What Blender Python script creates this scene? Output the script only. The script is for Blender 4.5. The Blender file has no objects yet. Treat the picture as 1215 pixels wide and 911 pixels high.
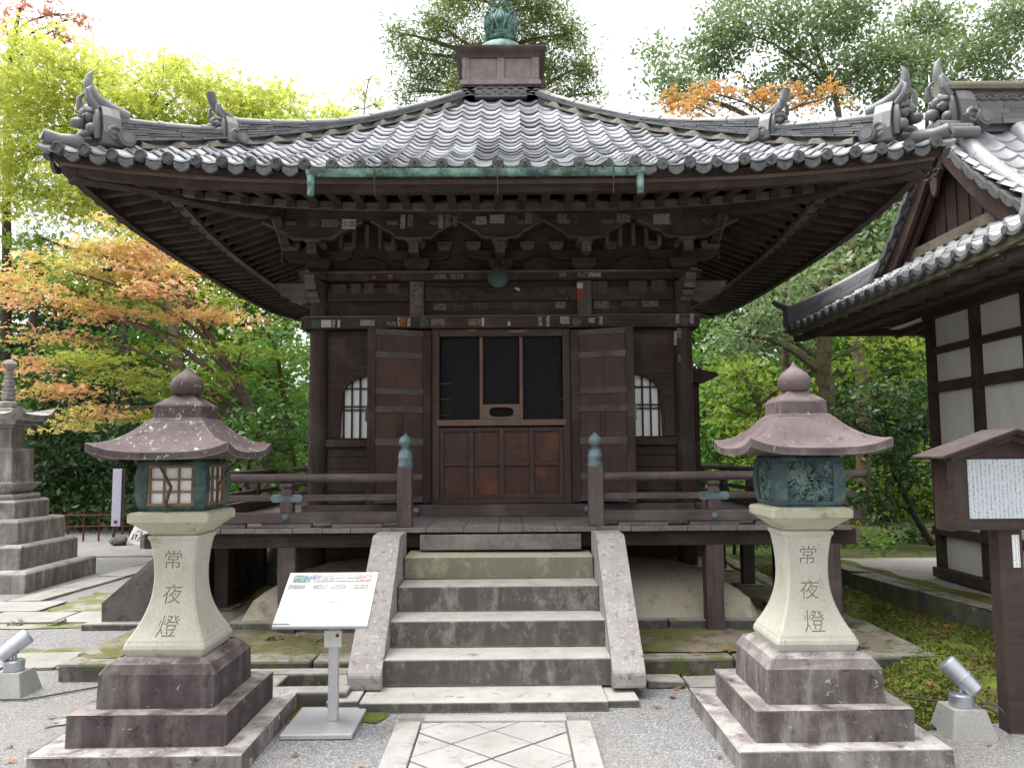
import bpy, bmesh, math, random
# (a stone hall scene, built in metres; x to the right, y away from the camera, z up)
import numpy as np
from mathutils import Vector, Matrix
random.seed(7); RNG = np.random.default_rng(11)
R = math.radians
SC = bpy.context.scene
COL = SC.collection

# ------------------------------------------------------------------ camera, sky, sun, exposure
F_PX, CX_PX, CY_PX = 945.0, 607.5, 455.5
CAM = Vector((0.083, 0.0, 1.55))
PITCH = math.atan((537 - CY_PX) / F_PX); YAW = R(0.15); ROLL = R(0.4)
_f = Vector((math.sin(YAW) * math.cos(PITCH), math.cos(YAW) * math.cos(PITCH), math.sin(PITCH)))
_r0 = Vector((math.cos(YAW), -math.sin(YAW), 0)); _u0 = _r0.cross(_f)
_r = _r0 * math.cos(ROLL) - _u0 * math.sin(ROLL); _u = _u0 * math.cos(ROLL) + _r0 * math.sin(ROLL)
cd = bpy.data.cameras.new('camera'); cam = bpy.data.objects.new('camera', cd); COL.objects.link(cam)
m3 = Matrix((_r, _u, -_f)).transposed()
cam.matrix_world = Matrix.Translation(CAM) @ m3.to_4x4()
cd.sensor_fit = 'HORIZONTAL'; cd.sensor_width = 36.0; cd.lens = 36.0 * F_PX / 1215.0
cd.clip_start = 0.05; cd.clip_end = 600
SC.camera = cam

def P(px, py, D):
    """the world point at depth D (metres in front of the camera along y) seen at a place of the photograph"""
    v = _f + _r * ((px - CX_PX) / F_PX) - _u * ((py - CY_PX) / F_PX)
    return CAM + v * (D / v.y)

SUN_EL, SUN_AZ = R(74), R(-70)
W = bpy.data.worlds.new('World'); SC.world = W; W.use_nodes = True
wn = W.node_tree; bg = wn.nodes['Background']
sky = wn.nodes.new('ShaderNodeTexSky'); sky.sky_type = 'NISHITA'; sky.sun_disc = False
sky.sun_elevation = SUN_EL; sky.sun_rotation = SUN_AZ
sky.air_density = 1.0; sky.dust_density = 6.0; sky.ozone_density = 1.0
hs = wn.nodes.new('ShaderNodeHueSaturation'); hs.inputs['Saturation'].default_value = 0.12
wn.links.new(sky.outputs[0], hs.inputs['Color']); wn.links.new(hs.outputs[0], bg.inputs[0])
bg.inputs[1].default_value = 0.15
sl = bpy.data.lights.new('sun', 'SUN'); sl.energy = .5; sl.angle = R(60); sl.color = (1, .97, .92)
so = bpy.data.objects.new('sun', sl); COL.objects.link(so)
sd = Vector((math.sin(SUN_AZ) * math.cos(SUN_EL), math.cos(SUN_AZ) * math.cos(SUN_EL), math.sin(SUN_EL)))
so.rotation_euler = sd.to_track_quat('Z', 'Y').to_euler(); so.location = (0, 0, 30)
SC.view_settings.view_transform = 'Standard'; SC.view_settings.look = 'None'
SC.view_settings.gamma = 1; SC.view_settings.use_curve_mapping = False
SC.view_settings.exposure = 1.58

# ------------------------------------------------------------------ materials
class NT:
    def __init__(s, name, rough=.8, spec=.3, metal=0.):
        s.m = bpy.data.materials.new(name); s.m.use_nodes = True; s.t = s.m.node_tree
        s.b = s.t.nodes['Principled BSDF']; s.out = s.t.nodes['Material Output']
        s.b.inputs['Roughness'].default_value = rough
        s.b.inputs['Specular IOR Level'].default_value = spec
        s.b.inputs['Metallic'].default_value = metal
    def n(s, t, **k):
        o = s.t.nodes.new(t)
        for a, v in k.items():
            if hasattr(o, a): setattr(o, a, v)
        return o
    def l(s, a, b): s.t.links.new(a, b)
    def coord(s, scale=(1, 1, 1), rnd=True):
        tc = s.n('ShaderNodeTexCoord'); mp = s.n('ShaderNodeMapping')
        mp.inputs['Scale'].default_value = scale
        src = tc.outputs['Object']
        if rnd:
            oi = s.n('ShaderNodeObjectInfo'); mu = s.n('ShaderNodeMath', operation='MULTIPLY')
            mu.inputs[1].default_value = 37.0; s.l(oi.outputs['Random'], mu.inputs[0])
            ad = s.n('ShaderNodeVectorMath', operation='ADD'); s.l(src, ad.inputs[0]); s.l(mu.outputs[0], ad.inputs[1]); src = ad.outputs[0]
        s.l(src, mp.inputs[0]); return mp.outputs[0]
    def noise(s, co, scale, detail=5, rough=.6, dist=0.):
        n = s.n('ShaderNodeTexNoise'); n.inputs['Scale'].default_value = scale; n.inputs['Detail'].default_value = detail
        n.inputs['Roughness'].default_value = rough; n.inputs['Distortion'].default_value = dist
        s.l(co, n.inputs['Vector']); return n.outputs['Fac']
    def voro(s, co, scale, feature='F1', out='Distance', rand=1.0):
        n = s.n('ShaderNodeTexVoronoi', feature=feature); n.inputs['Scale'].default_value = scale
        n.inputs['Randomness'].default_value = rand
        s.l(co, n.inputs['Vector']); return n.outputs[out]
    def ramp(s, fac, stops, interp='LINEAR'):
        r = s.n('ShaderNodeValToRGB'); e = r.color_ramp.elements; r.color_ramp.interpolation = interp
        while len(e) < len(stops): e.new(.5)
        for i, (p, c) in enumerate(stops):
            e[i].position = p; e[i].color = (*c, 1) if not isinstance(c, (int, float)) else (c, c, c, 1)
        s.l(fac, r.inputs[0]); return r.outputs[0]
    def mix(s, fac, a, b, mode='MIX'):
        m = s.n('ShaderNodeMix'); m.data_type = 'RGBA'; m.blend_type = mode
        for sock, v in ((m.inputs[0], fac), (m.inputs[6], a), (m.inputs[7], b)):
            if isinstance(v, (int, float)): sock.default_value = v
            elif isinstance(v, tuple): sock.default_value = (*v, 1)
            else: s.l(v, sock)
        return m.outputs[2]
    def math(s, op, a, b=None):
        m = s.n('ShaderNodeMath', operation=op)
        for i, v in enumerate((a, b)):
            if v is None: continue
            if isinstance(v, (int, float)): m.inputs[i].default_value = v
            else: s.l(v, m.inputs[i])
        return m.outputs[0]
    def col(s, c):
        if isinstance(c, tuple): s.b.inputs['Base Color'].default_value = (*c, 1)
        else: s.l(c, s.b.inputs['Base Color'])
    def bump(s, h, strength=.3, dist=.01):
        b = s.n('ShaderNodeBump'); b.inputs['Strength'].default_value = strength; b.inputs['Distance'].default_value = dist
        s.l(h, b.inputs['Height']); s.l(b.outputs[0], s.b.inputs['Normal']); return b

def m_stone(name, base, alt, dark, light, dark_amt=.45, light_amt=.62, sc=1., rough=.9, side_dark=0., moss=None, moss_amt=.6, top=0., runs=0., edge=0.):
    k = NT(name, rough, .2); co = k.coord()
    a = k.noise(co, 3 * sc, 6, .62); c = k.mix(k.ramp(a, [(.35, 0.), (.65, 1.)]), base, alt)
    g = k.noise(co, 120 * sc, 2, .7); c = k.mix(.22, c, k.ramp(g, [(.3, .15), (.7, .85)]), 'OVERLAY')
    d = k.noise(co, 7 * sc, 9, .72, .4); dm = k.ramp(d, [(dark_amt - .09, 1.), (dark_amt + .05, 0.)])
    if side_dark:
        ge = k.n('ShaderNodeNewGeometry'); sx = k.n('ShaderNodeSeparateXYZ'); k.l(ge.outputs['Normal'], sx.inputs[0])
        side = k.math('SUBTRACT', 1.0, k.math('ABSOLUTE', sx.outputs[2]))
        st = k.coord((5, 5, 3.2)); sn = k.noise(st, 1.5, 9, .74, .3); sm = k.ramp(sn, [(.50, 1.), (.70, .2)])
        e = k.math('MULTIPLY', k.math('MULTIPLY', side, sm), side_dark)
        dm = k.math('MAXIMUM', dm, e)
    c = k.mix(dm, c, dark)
    if top:      # patchy lightening of upward faces, set by the normal
        ge2 = k.n('ShaderNodeNewGeometry'); sz = k.n('ShaderNodeSeparateXYZ'); k.l(ge2.outputs['Normal'], sz.inputs[0])
        tn = k.noise(co, 6 * sc, 8, .7, .5); tm = k.math('MULTIPLY', k.ramp(sz.outputs[2], [(.45, 0.), (.85, 1.)]), k.ramp(tn, [(.40, 0.), (.58, 1.)])); c = k.mix(k.math('MULTIPLY', tm, top), c, light)
    if runs:     # rain run-off down the upright faces
        ge3 = k.n('ShaderNodeNewGeometry'); s3 = k.n('ShaderNodeSeparateXYZ'); k.l(ge3.outputs['Normal'], s3.inputs[0])
        rc = k.coord((4.5, 4.5, .8)); rn0 = k.noise(rc, 1.9, 8, .66, .5); rn_ = k.math('ADD', k.math('MULTIPLY', rn0, .62), k.math('MULTIPLY', k.noise(co, 5, 8, .72), .38)); rm_ = k.math('MULTIPLY', k.math('SUBTRACT', 1.0, k.math('ABSOLUTE', s3.outputs[2])), k.ramp(rn_, [(.50, 0.), (.60, runs)])); c = k.mix(rm_, c, tuple(v * .55 + .45 * w for v, w in zip(light, alt)))
        rd_ = k.math('MULTIPLY', k.math('SUBTRACT', 1.0, k.math('ABSOLUTE', s3.outputs[2])), k.ramp(rn_, [(.40, runs), (.47, 0.)])); c = k.mix(rd_, c, dark)
    l1 = k.noise(co, 16 * sc, 8, .75, .6); lm = k.ramp(l1, [(light_amt, 0.), (light_amt + .05, 1.)])
    c = k.mix(lm, c, light)
    if moss:
        mn = k.noise(co, 5 * sc, 8, .7); c = k.mix(k.ramp(mn, [(moss_amt, 0.), (moss_amt + .1, 1.)]), c, moss)
    if edge:     # rubbed, paler arrises
        bv = k.n('ShaderNodeBevel'); bv.samples = 4; bv.inputs['Radius'].default_value = .016; gn_ = k.n('ShaderNodeNewGeometry')
        dt = k.n('ShaderNodeVectorMath', operation='DOT_PRODUCT'); k.l(bv.outputs[0], dt.inputs[0]); k.l(gn_.outputs['Normal'], dt.inputs[1])
        em = k.math('MULTIPLY', k.ramp(dt.outputs['Value'], [(.80, edge), (.975, 0.)]), k.ramp(k.noise(co, 12, 6, .7), [(.36, .15), (.6, 1.)])); c = k.mix(em, c, tuple(v * .85 for v in light))
    k.col(c)
    h = k.mix(.5, d, g); k.bump(h, .5, .008); return k.m

def m_wood(name, base, dark, light, axis='x', rough=.75, spec=.25, sc=1., streak=.7):
    k = NT(name, rough, spec)
    s = {'x': (1.2, 16, 16), 'y': (16, 1.2, 16), 'z': (16, 16, 1.2)}[axis]
    co = k.coord(tuple(v * sc for v in s)); n = k.noise(co, 2.2, 7, .68, .3)
    c = k.mix(k.ramp(n, [(.33, 0.), (.6, 1.)]), dark, base)
    c2 = k.coord(); b = k.noise(c2, 2.5, 6, .65)
    c = k.mix(k.ramp(b, [(.5, 0.), (.72, streak)]), c, light)
    lum = sum(base) / 3 * 1.75; w_ = k.noise(k.coord((1.6, 1.6, .7)), 1.8, 7, .7, .4)     # greyed, weathered areas and dry pale grain
    c = k.mix(k.ramp(w_, [(.48, 0.), (.68, .38)]), c, (lum * 1.12, lum, lum * .92))
    fg = k.noise(co, 9., 3, .6); c = k.mix(k.ramp(fg, [(.62, 0.), (.74, .4)]), c, dark)
    k.col(c); k.bump(k.mix(.5, n, fg), .5, .004); return k.m

def m_plain(name, c, rough=.6, spec=.4, metal=0., var=.25, sc=8.):
    k = NT(name, rough, spec, metal); co = k.coord(); n = k.noise(co, sc, 6, .65)
    k.col(k.mix(k.ramp(n, [(.3, 0.), (.7, 1.)]), tuple(v * (1 - var) for v in c), tuple(min(1, v * (1 + var * .6)) for v in c)))
    k.bump(n, .12, .004); return k.m

def m_bronze(name, green, dark, brown, amt=.5, rough=.65):
    k = NT(name, rough, .4); co = k.coord(); n = k.noise(co, 9, 8, .7, .3)
    c = k.mix(k.ramp(n, [(amt - .1, 0.), (amt + .1, 1.)]), dark, green)
    st = k.coord((30, 30, 3)); n2 = k.noise(st, 1.5, 6, .7); c = k.mix(k.ramp(n2, [(.6, 0.), (.7, .6)]), c, brown)
    k.col(c); k.bump(n, .3, .003); return k.m

def m_leaf(name, stops, trans=.45, rough=.5, patch=.55, gloss=.25):
    """per-leaf random tint (attribute rnd) over a slow clump tint"""
    k = NT(name, rough, gloss); at = k.n('ShaderNodeAttribute', attribute_name='rnd')
    co = k.coord(rnd=False); n = k.noise(co, .9, 3, .6)
    f = k.math('ADD', k.math('MULTIPLY', at.outputs['Fac'], 1 - patch), k.math('MULTIPLY', n, patch))
    c = k.ramp(f, stops); k.col(c)
    tr = k.n('ShaderNodeBsdfTranslucent'); k.l(c, tr.inputs[0])
    mx = k.n('ShaderNodeMixShader'); mx.inputs[0].default_value = trans
    k.l(k.b.outputs[0], mx.inputs[1]); k.l(tr.outputs[0], mx.inputs[2]); k.l(mx.outputs[0], k.out.inputs[0]); return k.m

def m_tile(name, a, b, rough=.38):
    k = NT(name, rough, .5); at = k.n('ShaderNodeAttribute', attribute_name='rnd')
    co = k.coord(); n = k.noise(co, 14, 7, .7); f = k.math('ADD', k.math('MULTIPLY', at.outputs['Fac'], .6), k.math('MULTIPLY', n, .4))
    c = k.ramp(f, [(.15, a), (.8, b)])
    sp = k.noise(co, 42, 5, .7); c = k.mix(k.ramp(sp, [(.66, 0.), (.72, .7)]), c, (.36, .36, .33))
    bg_ = k.noise(co, 1.6, 7, .7, .4); c = k.mix(k.ramp(bg_, [(.52, 0.), (.68, .5)]), c, (.085, .088, .082))
    k.col(c); k.l(k.ramp(n, [(.3, .3), (.75, .62)]), k.b.inputs['Roughness']); k.bump(n, .15, .003); return k.m

def m_gravel(name):
    k = NT(name, .9, .2); co = k.coord(rnd=False)
    big = k.noise(co, .7, 6, .65); v = k.n('ShaderNodeTexVoronoi'); v.inputs['Scale'].default_value = 125; k.l(co, v.inputs['Vector'])
    sx = k.n('ShaderNodeSeparateColor'); k.l(v.outputs['Color'], sx.inputs[0])
    c = k.ramp(sx.outputs[0], [(0., (.14, .142, .148)), (.45, (.25, .252, .26)), (.8, (.325, .322, .318)), (1., (.50, .485, .46))])
    c = k.mix(k.ramp(big, [(.42, 0.), (.62, .55)]), c, (.285, .27, .245))
    mo = k.noise(co, 1.7, 9, .75); c = k.mix(k.ramp(mo, [(.69, 0.), (.76, .5)]), c, (.13, .15, .05))
    k.col(c); k.bump(v.outputs['Distance'], .9, .012); return k.m

def m_moss(name):
    k = NT(name, .95, .1); co = k.coord(rnd=False)
    a = k.noise(co, 2.2, 8, .7, .4); f = k.noise(co, 90, 4, .7)
    c = k.ramp(a, [(.34, (.075, .055, .035)), (.44, (.11, .10, .035)), (.52, (.115, .15, .028)), (.64, (.18, .225, .038)), (.78, (.13, .115, .055))])
    c = k.mix(.6, c, k.ramp(f, [(.25, .15), (.75, .85)]), 'OVERLAY'); k.col(c)
    k.bump(k.mix(.4, a, f), .9, .03); return k.m

def m_soil(name, c0, c1, moss=(.14, .15, .04), amt=.56):
    k = NT(name, .95, .1); co = k.coord(rnd=False); a = k.noise(co, 3, 8, .7, .3); f = k.noise(co, 80, 4, .7)
    c = k.mix(k.ramp(a, [(.35, 0.), (.6, 1.)]), c0, c1); b = k.noise(co, 1.9, 8, .72)
    c = k.mix(k.ramp(b, [(amt - .05, 0.), (amt + .06, .9)]), c, moss)
    c = k.mix(.5, c, k.ramp(f, [(.25, .15), (.75, .85)]), 'OVERLAY'); k.col(c); k.bump(k.mix(.5, a, f), .8, .02); return k.m

def m_ink(name, paper, ink, cw, axis_cols='x', amt=.5, hi=170., band=.55):
    """paper with columns of small brush strokes (writing too small to read)"""
    k = NT(name, .8, .2); tc = k.n('ShaderNodeTexCoord'); sp = k.n('ShaderNodeSeparateXYZ'); k.l(tc.outputs['Object'], sp.inputs[0])
    u = sp.outputs[0] if axis_cols == 'x' else sp.outputs[2]
    fr = k.math('FRACT', k.math('DIVIDE', k.math('ADD', u, 10.), cw)); inb = k.math('LESS_THAN', k.math('ABSOLUTE', k.math('SUBTRACT', fr, .5)), band / 2)
    n = k.noise(tc.outputs['Object'], hi, 2, .5); on = k.math('GREATER_THAN', n, amt)
    big = k.noise(tc.outputs['Object'], 5, 3, .5); ok = k.math('GREATER_THAN', big, .36)
    k.col(k.mix(k.math('MULTIPLY', k.math('MULTIPLY', inb, on), ok), paper, ink)); return k.m

M = {}
M['gravel'] = m_gravel('gravel')
M['moss'] = m_moss('moss')
M['soil'] = m_soil('soil', (.16, .14, .10), (.26, .225, .17), (.12, .125, .04), .50)
M['forest_floor'] = m_soil('forest_floor', (.045, .038, .024), (.075, .066, .035), (.06, .085, .022), .46)
M['asphalt'] = m_soil('asphalt', (.20, .195, .19), (.25, .245, .24), (.17, .17, .13), .66)
M['paving'] = m_stone('paving', (.255, .24, .22), (.31, .30, .28), (.15, .138, .122), (.40, .385, .355), .38, .66, 1., .9, 0., (.12, .135, .05), .66)
M['path_stone'] = m_stone('path_stone', (.27, .256, .243), (.345, .332, .318), (.19, .175, .166), (.41, .40, .382), .40, .64)
M['joint'] = m_soil('joint', (.17, .16, .13), (.22, .21, .17), (.12, .15, .05), .56)
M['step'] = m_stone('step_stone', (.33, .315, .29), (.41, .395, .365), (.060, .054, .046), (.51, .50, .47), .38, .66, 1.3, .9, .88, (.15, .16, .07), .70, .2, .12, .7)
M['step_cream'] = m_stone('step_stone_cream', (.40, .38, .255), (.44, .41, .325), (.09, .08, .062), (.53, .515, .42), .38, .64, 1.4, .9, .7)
M['wing'] = m_stone('wing_stone', (.28, .255, .25), (.36, .34, .325), (.10, .085, .085), (.48, .465, .45), .40, .56, 2.2)
M['wing_top'] = m_stone('wing_stone_pale', (.40, .39, .31), (.46, .45, .40), (.16, .15, .13), (.56, .55, .50), .38, .60, 1.5)
M['lantern_base'] = m_stone('lantern_base_stone', (.078, .055, .057), (.125, .10, .10), (.034, .026, .029), (.38, .365, .34), .42, .625, 1.2, .85, .3, None, .6, .55, .4, .8)
M['lantern_base_r'] = m_stone('lantern_base_stone_worn', (.165, .138, .134), (.25, .22, .212), (.046, .037, .038), (.48, .46, .43), .43, .61, 1.2, .85, .5, None, .6, .5, .55, .7)
M['slab'] = m_stone('lantern_slab_stone', (.175, .147, .145), (.29, .268, .252), (.062, .051, .053), (.50, .48, .455), .43, .60, 1.0, .9, .35, None, .6, .7, .6, .6)
M['shaft'] = m_stone('shaft_stone', (.43, .42, .345), (.51, .50, .44), (.27, .26, .19), (.56, .55, .51), .38, .66, 1.2, .85, .2, None, .6, 0., .25)
M['chudai'] = m_stone('platform_stone', (.43, .415, .31), (.50, .485, .39), (.24, .22, .12), (.55, .535, .46), .42, .66, 1.2, .85, .3)
M['carve'] = m_plain('carved_groove', (.30, .275, .20), .95, .1, 0, .3, 40)
M['lroof'] = m_stone('lantern_roof_stone', (.070, .047, .048), (.108, .082, .08), (.035, .024, .026), (.46, .445, .435), .40, .585, 1.8, .65, 0., None, .6, 0., 0., .5)
M['lroof_r'] = m_stone('lantern_roof_stone_rosy', (.105, .076, .078), (.175, .138, .135), (.045, .034, .036), (.36, .355, .32), .42, .62, 1.4, .7, .3, None, .6, 0., .35, .5)
M['kerb'] = m_stone('kerb_stone', (.25, .235, .21), (.33, .315, .29), (.05, .046, .042), (.41, .40, .37), .38, .66, 1.2, .9, .85, (.13, .14, .055), .58)
M['kerb_mossy'] = m_stone('mossy_kerb_stone', (.21, .195, .165), (.28, .265, .23), (.05, .046, .04), (.38, .37, .33), .41, .66, 1.2, .9, .85, (.11, .125, .045), .49)
M['patchy'] = m_soil('patchy_moss', (.27, .26, .235), (.32, .305, .275), (.13, .15, .05), .50)
M['terrace_top'] = m_soil('terrace_concrete', (.24, .23, .21), (.30, .29, .27), (.15, .145, .10), .60)
M['boulder'] = m_stone('boulder_stone', (.10, .088, .082), (.15, .135, .125), (.04, .035, .033), (.30, .285, .22), .42, .62, .8, .9)
M['pagoda'] = m_stone('pagoda_stone', (.31, .285, .265), (.40, .38, .35), (.085, .074, .068), (.48, .47, .445), .42, .64, 1., .9, .6, None, .6, .3, .6)
M['concrete'] = m_stone('concrete', (.33, .32, .305), (.38, .375, .36), (.21, .20, .185), (.44, .43, .415), .36, .70)
M['clay'] = m_stone('mound_plaster', (.40, .355, .275), (.46, .415, .33), (.24, .20, .145), (.50, .46, .38), .40, .68, .8, .95)
M['plaster'] = m_stone('wall_plaster', (.66, .645, .61), (.71, .695, .66), (.46, .44, .40), (.73, .72, .69), .34, .72, .7, .9, 0., None, .6, 0., .28)
WD = (.047, .029, .0225); WK = (.020, .012, .0095); WL = (.098, .072, .060)
for a in 'xyz':
    M['wood_' + a] = m_wood('dark_wood_' + a, WD, WK, WL, a)
    M['grey_' + a] = m_wood('weathered_wood_' + a, (.088, .066, .064), (.048, .034, .033), (.15, .125, .12), a)
M['wood_pale'] = m_wood('pale_eave_wood', (.135, .098, .074), (.075, .05, .037), (.19, .15, .12), 'x')
M['wood_edge'] = m_wood('bracket_end_wood', (.105, .08, .07), (.05, .037, .032), (.165, .135, .12), 'x')
M['wood_red'] = m_wood('door_panel_wood', (.062, .021, .012), (.026, .010, .007), (.24, .068, .018), 'z', .55, .4, 1., .7)
M['leaf_wood'] = m_wood('door_leaf_wood', (.040, .0165, .011), (.018, .008, .006), (.105, .033, .014), 'z', .55, .4, 1., .6)
M['wood_redx'] = m_wood('door_rail_wood', (.056, .030, .022), (.030, .015, .011), (.095, .055, .04), 'x', .6, .35)
M['wood_slot'] = m_wood('slot_board_wood', (.15, .088, .06), (.09, .05, .035), (.20, .125, .09), 'x', .6, .35)
M['plank'] = m_wood('floor_plank', (.17, .155, .145), (.10, .088, .08), (.27, .25, .235), 'y')
M['sign_wood'] = m_wood('sign_wood', (.060, .040, .034), (.036, .023, .02), (.095, .07, .06), 'x', .7)
M['side_wood'] = m_wood('side_hall_wood', (.055, .035, .029), (.03, .018, .015), (.09, .062, .052), 'x')
M['gable_wood'] = m_wood('gable_wood', (.062, .034, .028), (.034, .018, .015), (.10, .066, .055), 'z')
M['mossy_wood'] = m_wood('mossy_beam_wood', (.15, .135, .085), (.09, .08, .05), (.22, .21, .15), 'y')
M['tile'] = m_tile('roof_tile', (.15, .155, .17), (.42, .43, .455), .33)
M['tile_dark'] = m_tile('ridge_tile', (.065, .066, .07), (.19, .19, .19), .5)
M['tile_pale'] = m_tile('side_hall_tile', (.20, .205, .215), (.34, .345, .36), .38)
M['tile_end'] = m_stone('tile_end', (.085, .088, .088), (.135, .14, .132), (.03, .03, .03), (.27, .29, .24), .42, .62, 4, .7)
M['mortar'] = m_plain('ridge_mortar', (.22, .20, .17), .95, .1, 0, .35, 14)
M['verdigris'] = m_bronze('verdigris', (.22, .40, .335), (.06, .10, .09), (.13, .09, .05), .52)
M['verd_dark'] = m_bronze('verdigris_dark', (.20, .40, .34), (.03, .06, .055), (.08, .08, .06), .52)
M['roban'] = m_bronze('roban_copper', (.27, .21, .205), (.19, .145, .145), (.24, .25, .20), .5)
M['lan_bronze'] = m_bronze('lantern_bronze', (.075, .135, .12), (.022, .042, .040), (.07, .06, .045), .52, .5)
M['lan_bronze_r'] = m_bronze('lantern_bronze_pierced', (.085, .15, .14), (.035, .062, .066), (.05, .055, .052), .55, .5)
M['fit'] = m_bronze('rail_fitting', (.13, .19, .20), (.065, .085, .095), (.10, .10, .10), .5, .45)
M['gong'] = m_bronze('gong', (.045, .072, .062), (.025, .038, .034), (.04, .035, .03), .5, .6)
M['paper'] = m_plain('window_paper', (.74, .74, .74), .9, .1, 0, .06, 4)
M['paper_lan'] = m_plain('lantern_paper', (.72, .70, .66), .9, .1, 0, .06, 6)
M['lan_wood'] = m_wood('lantern_lattice_wood', (.20, .13, .075), (.11, .07, .04), (.27, .19, .12), 'z')
M['steel'] = m_plain('steel', (.50, .50, .51), .42, .5, .35, .08, 3)
M['steel_box'] = m_plain('steel_box', (.62, .62, .60), .45, .5, .3, .08, 8)
M['white'] = m_plain('sign_white', (.70, .70, .71), .5, .4, 0, .02, 3)
M['lamp_metal'] = m_plain('lamp_metal', (.52, .54, .58), .35, .5, .7, .1, 5)
M['lens'] = m_plain('lamp_lens', (.30, .31, .42), .12, .6, 0, .1, 5)
M['cable'] = m_plain('cable', (.06, .055, .055), .6, .3)
M['dark'] = m_plain('dark_void', (.012, .011, .011), .9, .1)  # near-black colour standing in for unlit depth behind openings
M['bark'] = m_stone('bark', (.115, .085, .06), (.16, .125, .09), (.04, .03, .02), (.20, .20, .13), .44, .66, 2., .95)
M['bark_dark'] = m_stone('bark_dark', (.045, .036, .028), (.07, .056, .042), (.015, .012, .01), (.10, .11, .06), .44, .64, 2., .95)
M['bark_moss'] = m_stone('bark_moss', (.07, .062, .035), (.11, .105, .045), (.025, .02, .014), (.17, .18, .10), .44, .64, 2., .95)
M['twig'] = m_plain('twig', (.10, .06, .045), .8, .2, 0, .3, 20)
M['board_text'] = m_ink('notice_paper', (.56, .60, .63), (.24, .27, .31), .0235, 'x', .53, 190., .48)
M['far_text'] = m_ink('far_sign_paper', (.60, .60, .60), (.05, .05, .055), .2, 'x', .52, 28., .9)
M['plate_text'] = m_ink('plate_paper', (.78, .80, .80), (.25, .25, .27), .016, 'x', .52, 220., .6)
M['slip_a'] = m_ink('votive_slip_grey', (.135, .112, .10), (.055, .043, .038), .05, 'x', .54, 60., .85)
M['slip_b'] = m_ink('votive_slip_pale', (.235, .21, .19), (.07, .06, .053), .05, 'x', .56, 60., .85)
M['slip_c'] = m_ink('votive_slip_faded', (.068, .054, .047), (.04, .03, .026), .05, 'x', .54, 60., .85)
M['slip_w'] = m_plain('votive_slip_white', (.36, .345, .33), .9, .1, 0, .2, 30)
M['slip_r'] = m_plain('votive_slip_red', (.25, .05, .04), .8, .2, 0, .15, 20)
M['slip_o'] = m_plain('votive_slip_orange', (.17, .085, .035), .8, .2, 0, .3, 30)
M['ink'] = m_plain('ink', (.02, .018, .018), .8, .1)
M['lavender'] = m_plain('banner_lavender', (.50, .48, .60), .6, .3, 0, .05, 4)
M['orange_paint'] = m_plain('rusty_paint', (.11, .035, .02), .7, .2, 0, .3, 9)
def net():
    k = NT('wire_net', .7, .3); k.col((.013, .014, .016)); tr = k.n('ShaderNodeBsdfTransparent'); mx = k.n('ShaderNodeMixShader')
    mx.inputs[0].default_value = .45; k.l(tr.outputs[0], mx.inputs[1]); k.l(k.b.outputs[0], mx.inputs[2]); k.l(mx.outputs[0], k.out.inputs[0]); return k.m
M['net'] = net()
def fret():
    k = NT('pierced_bronze', .5, .4); co = k.coord(rnd=False); n = k.noise(co, 11, 8, .7)
    k.col(k.mix(k.ramp(n, [(.42, 0.), (.62, 1.)]), (.035, .062, .064), (.12, .20, .18)))
    v = k.voro(co, 55, 'F1'); d = k.noise(co, 62, 2, .5, 1.4); h = k.math('GREATER_THAN', d, .555)
    tr = k.n('ShaderNodeBsdfTransparent'); mx = k.n('ShaderNodeMixShader'); k.l(h, mx.inputs[0])
    k.l(k.b.outputs[0], mx.inputs[1]); k.l(tr.outputs[0], mx.inputs[2]); k.l(mx.outputs[0], k.out.inputs[0]); k.bump(v, .6, .006); return k.m
M['fret'] = fret()
L = {}
L['lime'] = m_leaf('leaf_lime', [(.2, (.36, .46, .07)), (.5, (.56, .62, .12)), (.8, (.76, .73, .20))], 0.55)
L['spring'] = m_leaf('leaf_spring', [(.2, (.13, .22, .035)), (.5, (.28, .39, .06)), (.8, (.50, .56, .11))], .55)
L['orange'] = m_leaf('leaf_orange', [(.29, (.28, .36, .06)), (.43, (.54, .48, .12)), (.55, (.76, .46, .22)), (.80, (.80, .40, .27))], 0.5)
L['olive'] = m_leaf('leaf_olive', [(.2, (.15, .24, .03)), (.5, (.27, .36, .05)), (.8, (.52, .44, .10))], 0.5)
L['green'] = m_leaf('leaf_green', [(.2, (.055, .14, .022)), (.5, (.11, .23, .035)), (.8, (.22, .35, .06))], 0.5)
L['dark'] = m_leaf('leaf_dark', [(.2, (.020, .050, .018)), (.5, (.042, .09, .027)), (.8, (.085, .15, .045))], 0.3, .45, .55, .4)
L['camellia'] = m_leaf('leaf_camellia', [(.2, (.03, .09, .02)), (.5, (.075, .18, .03)), (.8, (.18, .32, .06))], 0.3, .3, .3, .5)
L['oak'] = m_leaf('leaf_oak', [(.2, (.11, .17, .08)), (.5, (.20, .29, .12)), (.8, (.36, .43, .20))], 0.5, .38, .4, .5)
L['yellowgreen'] = m_leaf('leaf_yellowgreen', [(.2, (.09, .17, .025)), (.5, (.22, .32, .045)), (.8, (.52, .52, .08))], 0.55)
L['conifer'] = m_leaf('leaf_conifer', [(.2, (.10, .15, .055)), (.5, (.20, .27, .085)), (.72, (.30, .34, .11)), (.9, (.42, .28, .11))], 0.45)
L['rust'] = m_leaf('leaf_rust', [(.2, (.32, .28, .08)), (.5, (.58, .29, .09)), (.8, (.64, .37, .13))], 0.5)
L['pink'] = m_leaf('leaf_pink', [(.2, (.30, .14, .07)), (.5, (.52, .22, .14)), (.8, (.62, .34, .20))], .5)
L['litter'] = m_leaf('leaf_litter', [(.2, (.10, .055, .03)), (.5, (.22, .10, .045)), (.8, (.40, .17, .06))], .1)

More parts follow.
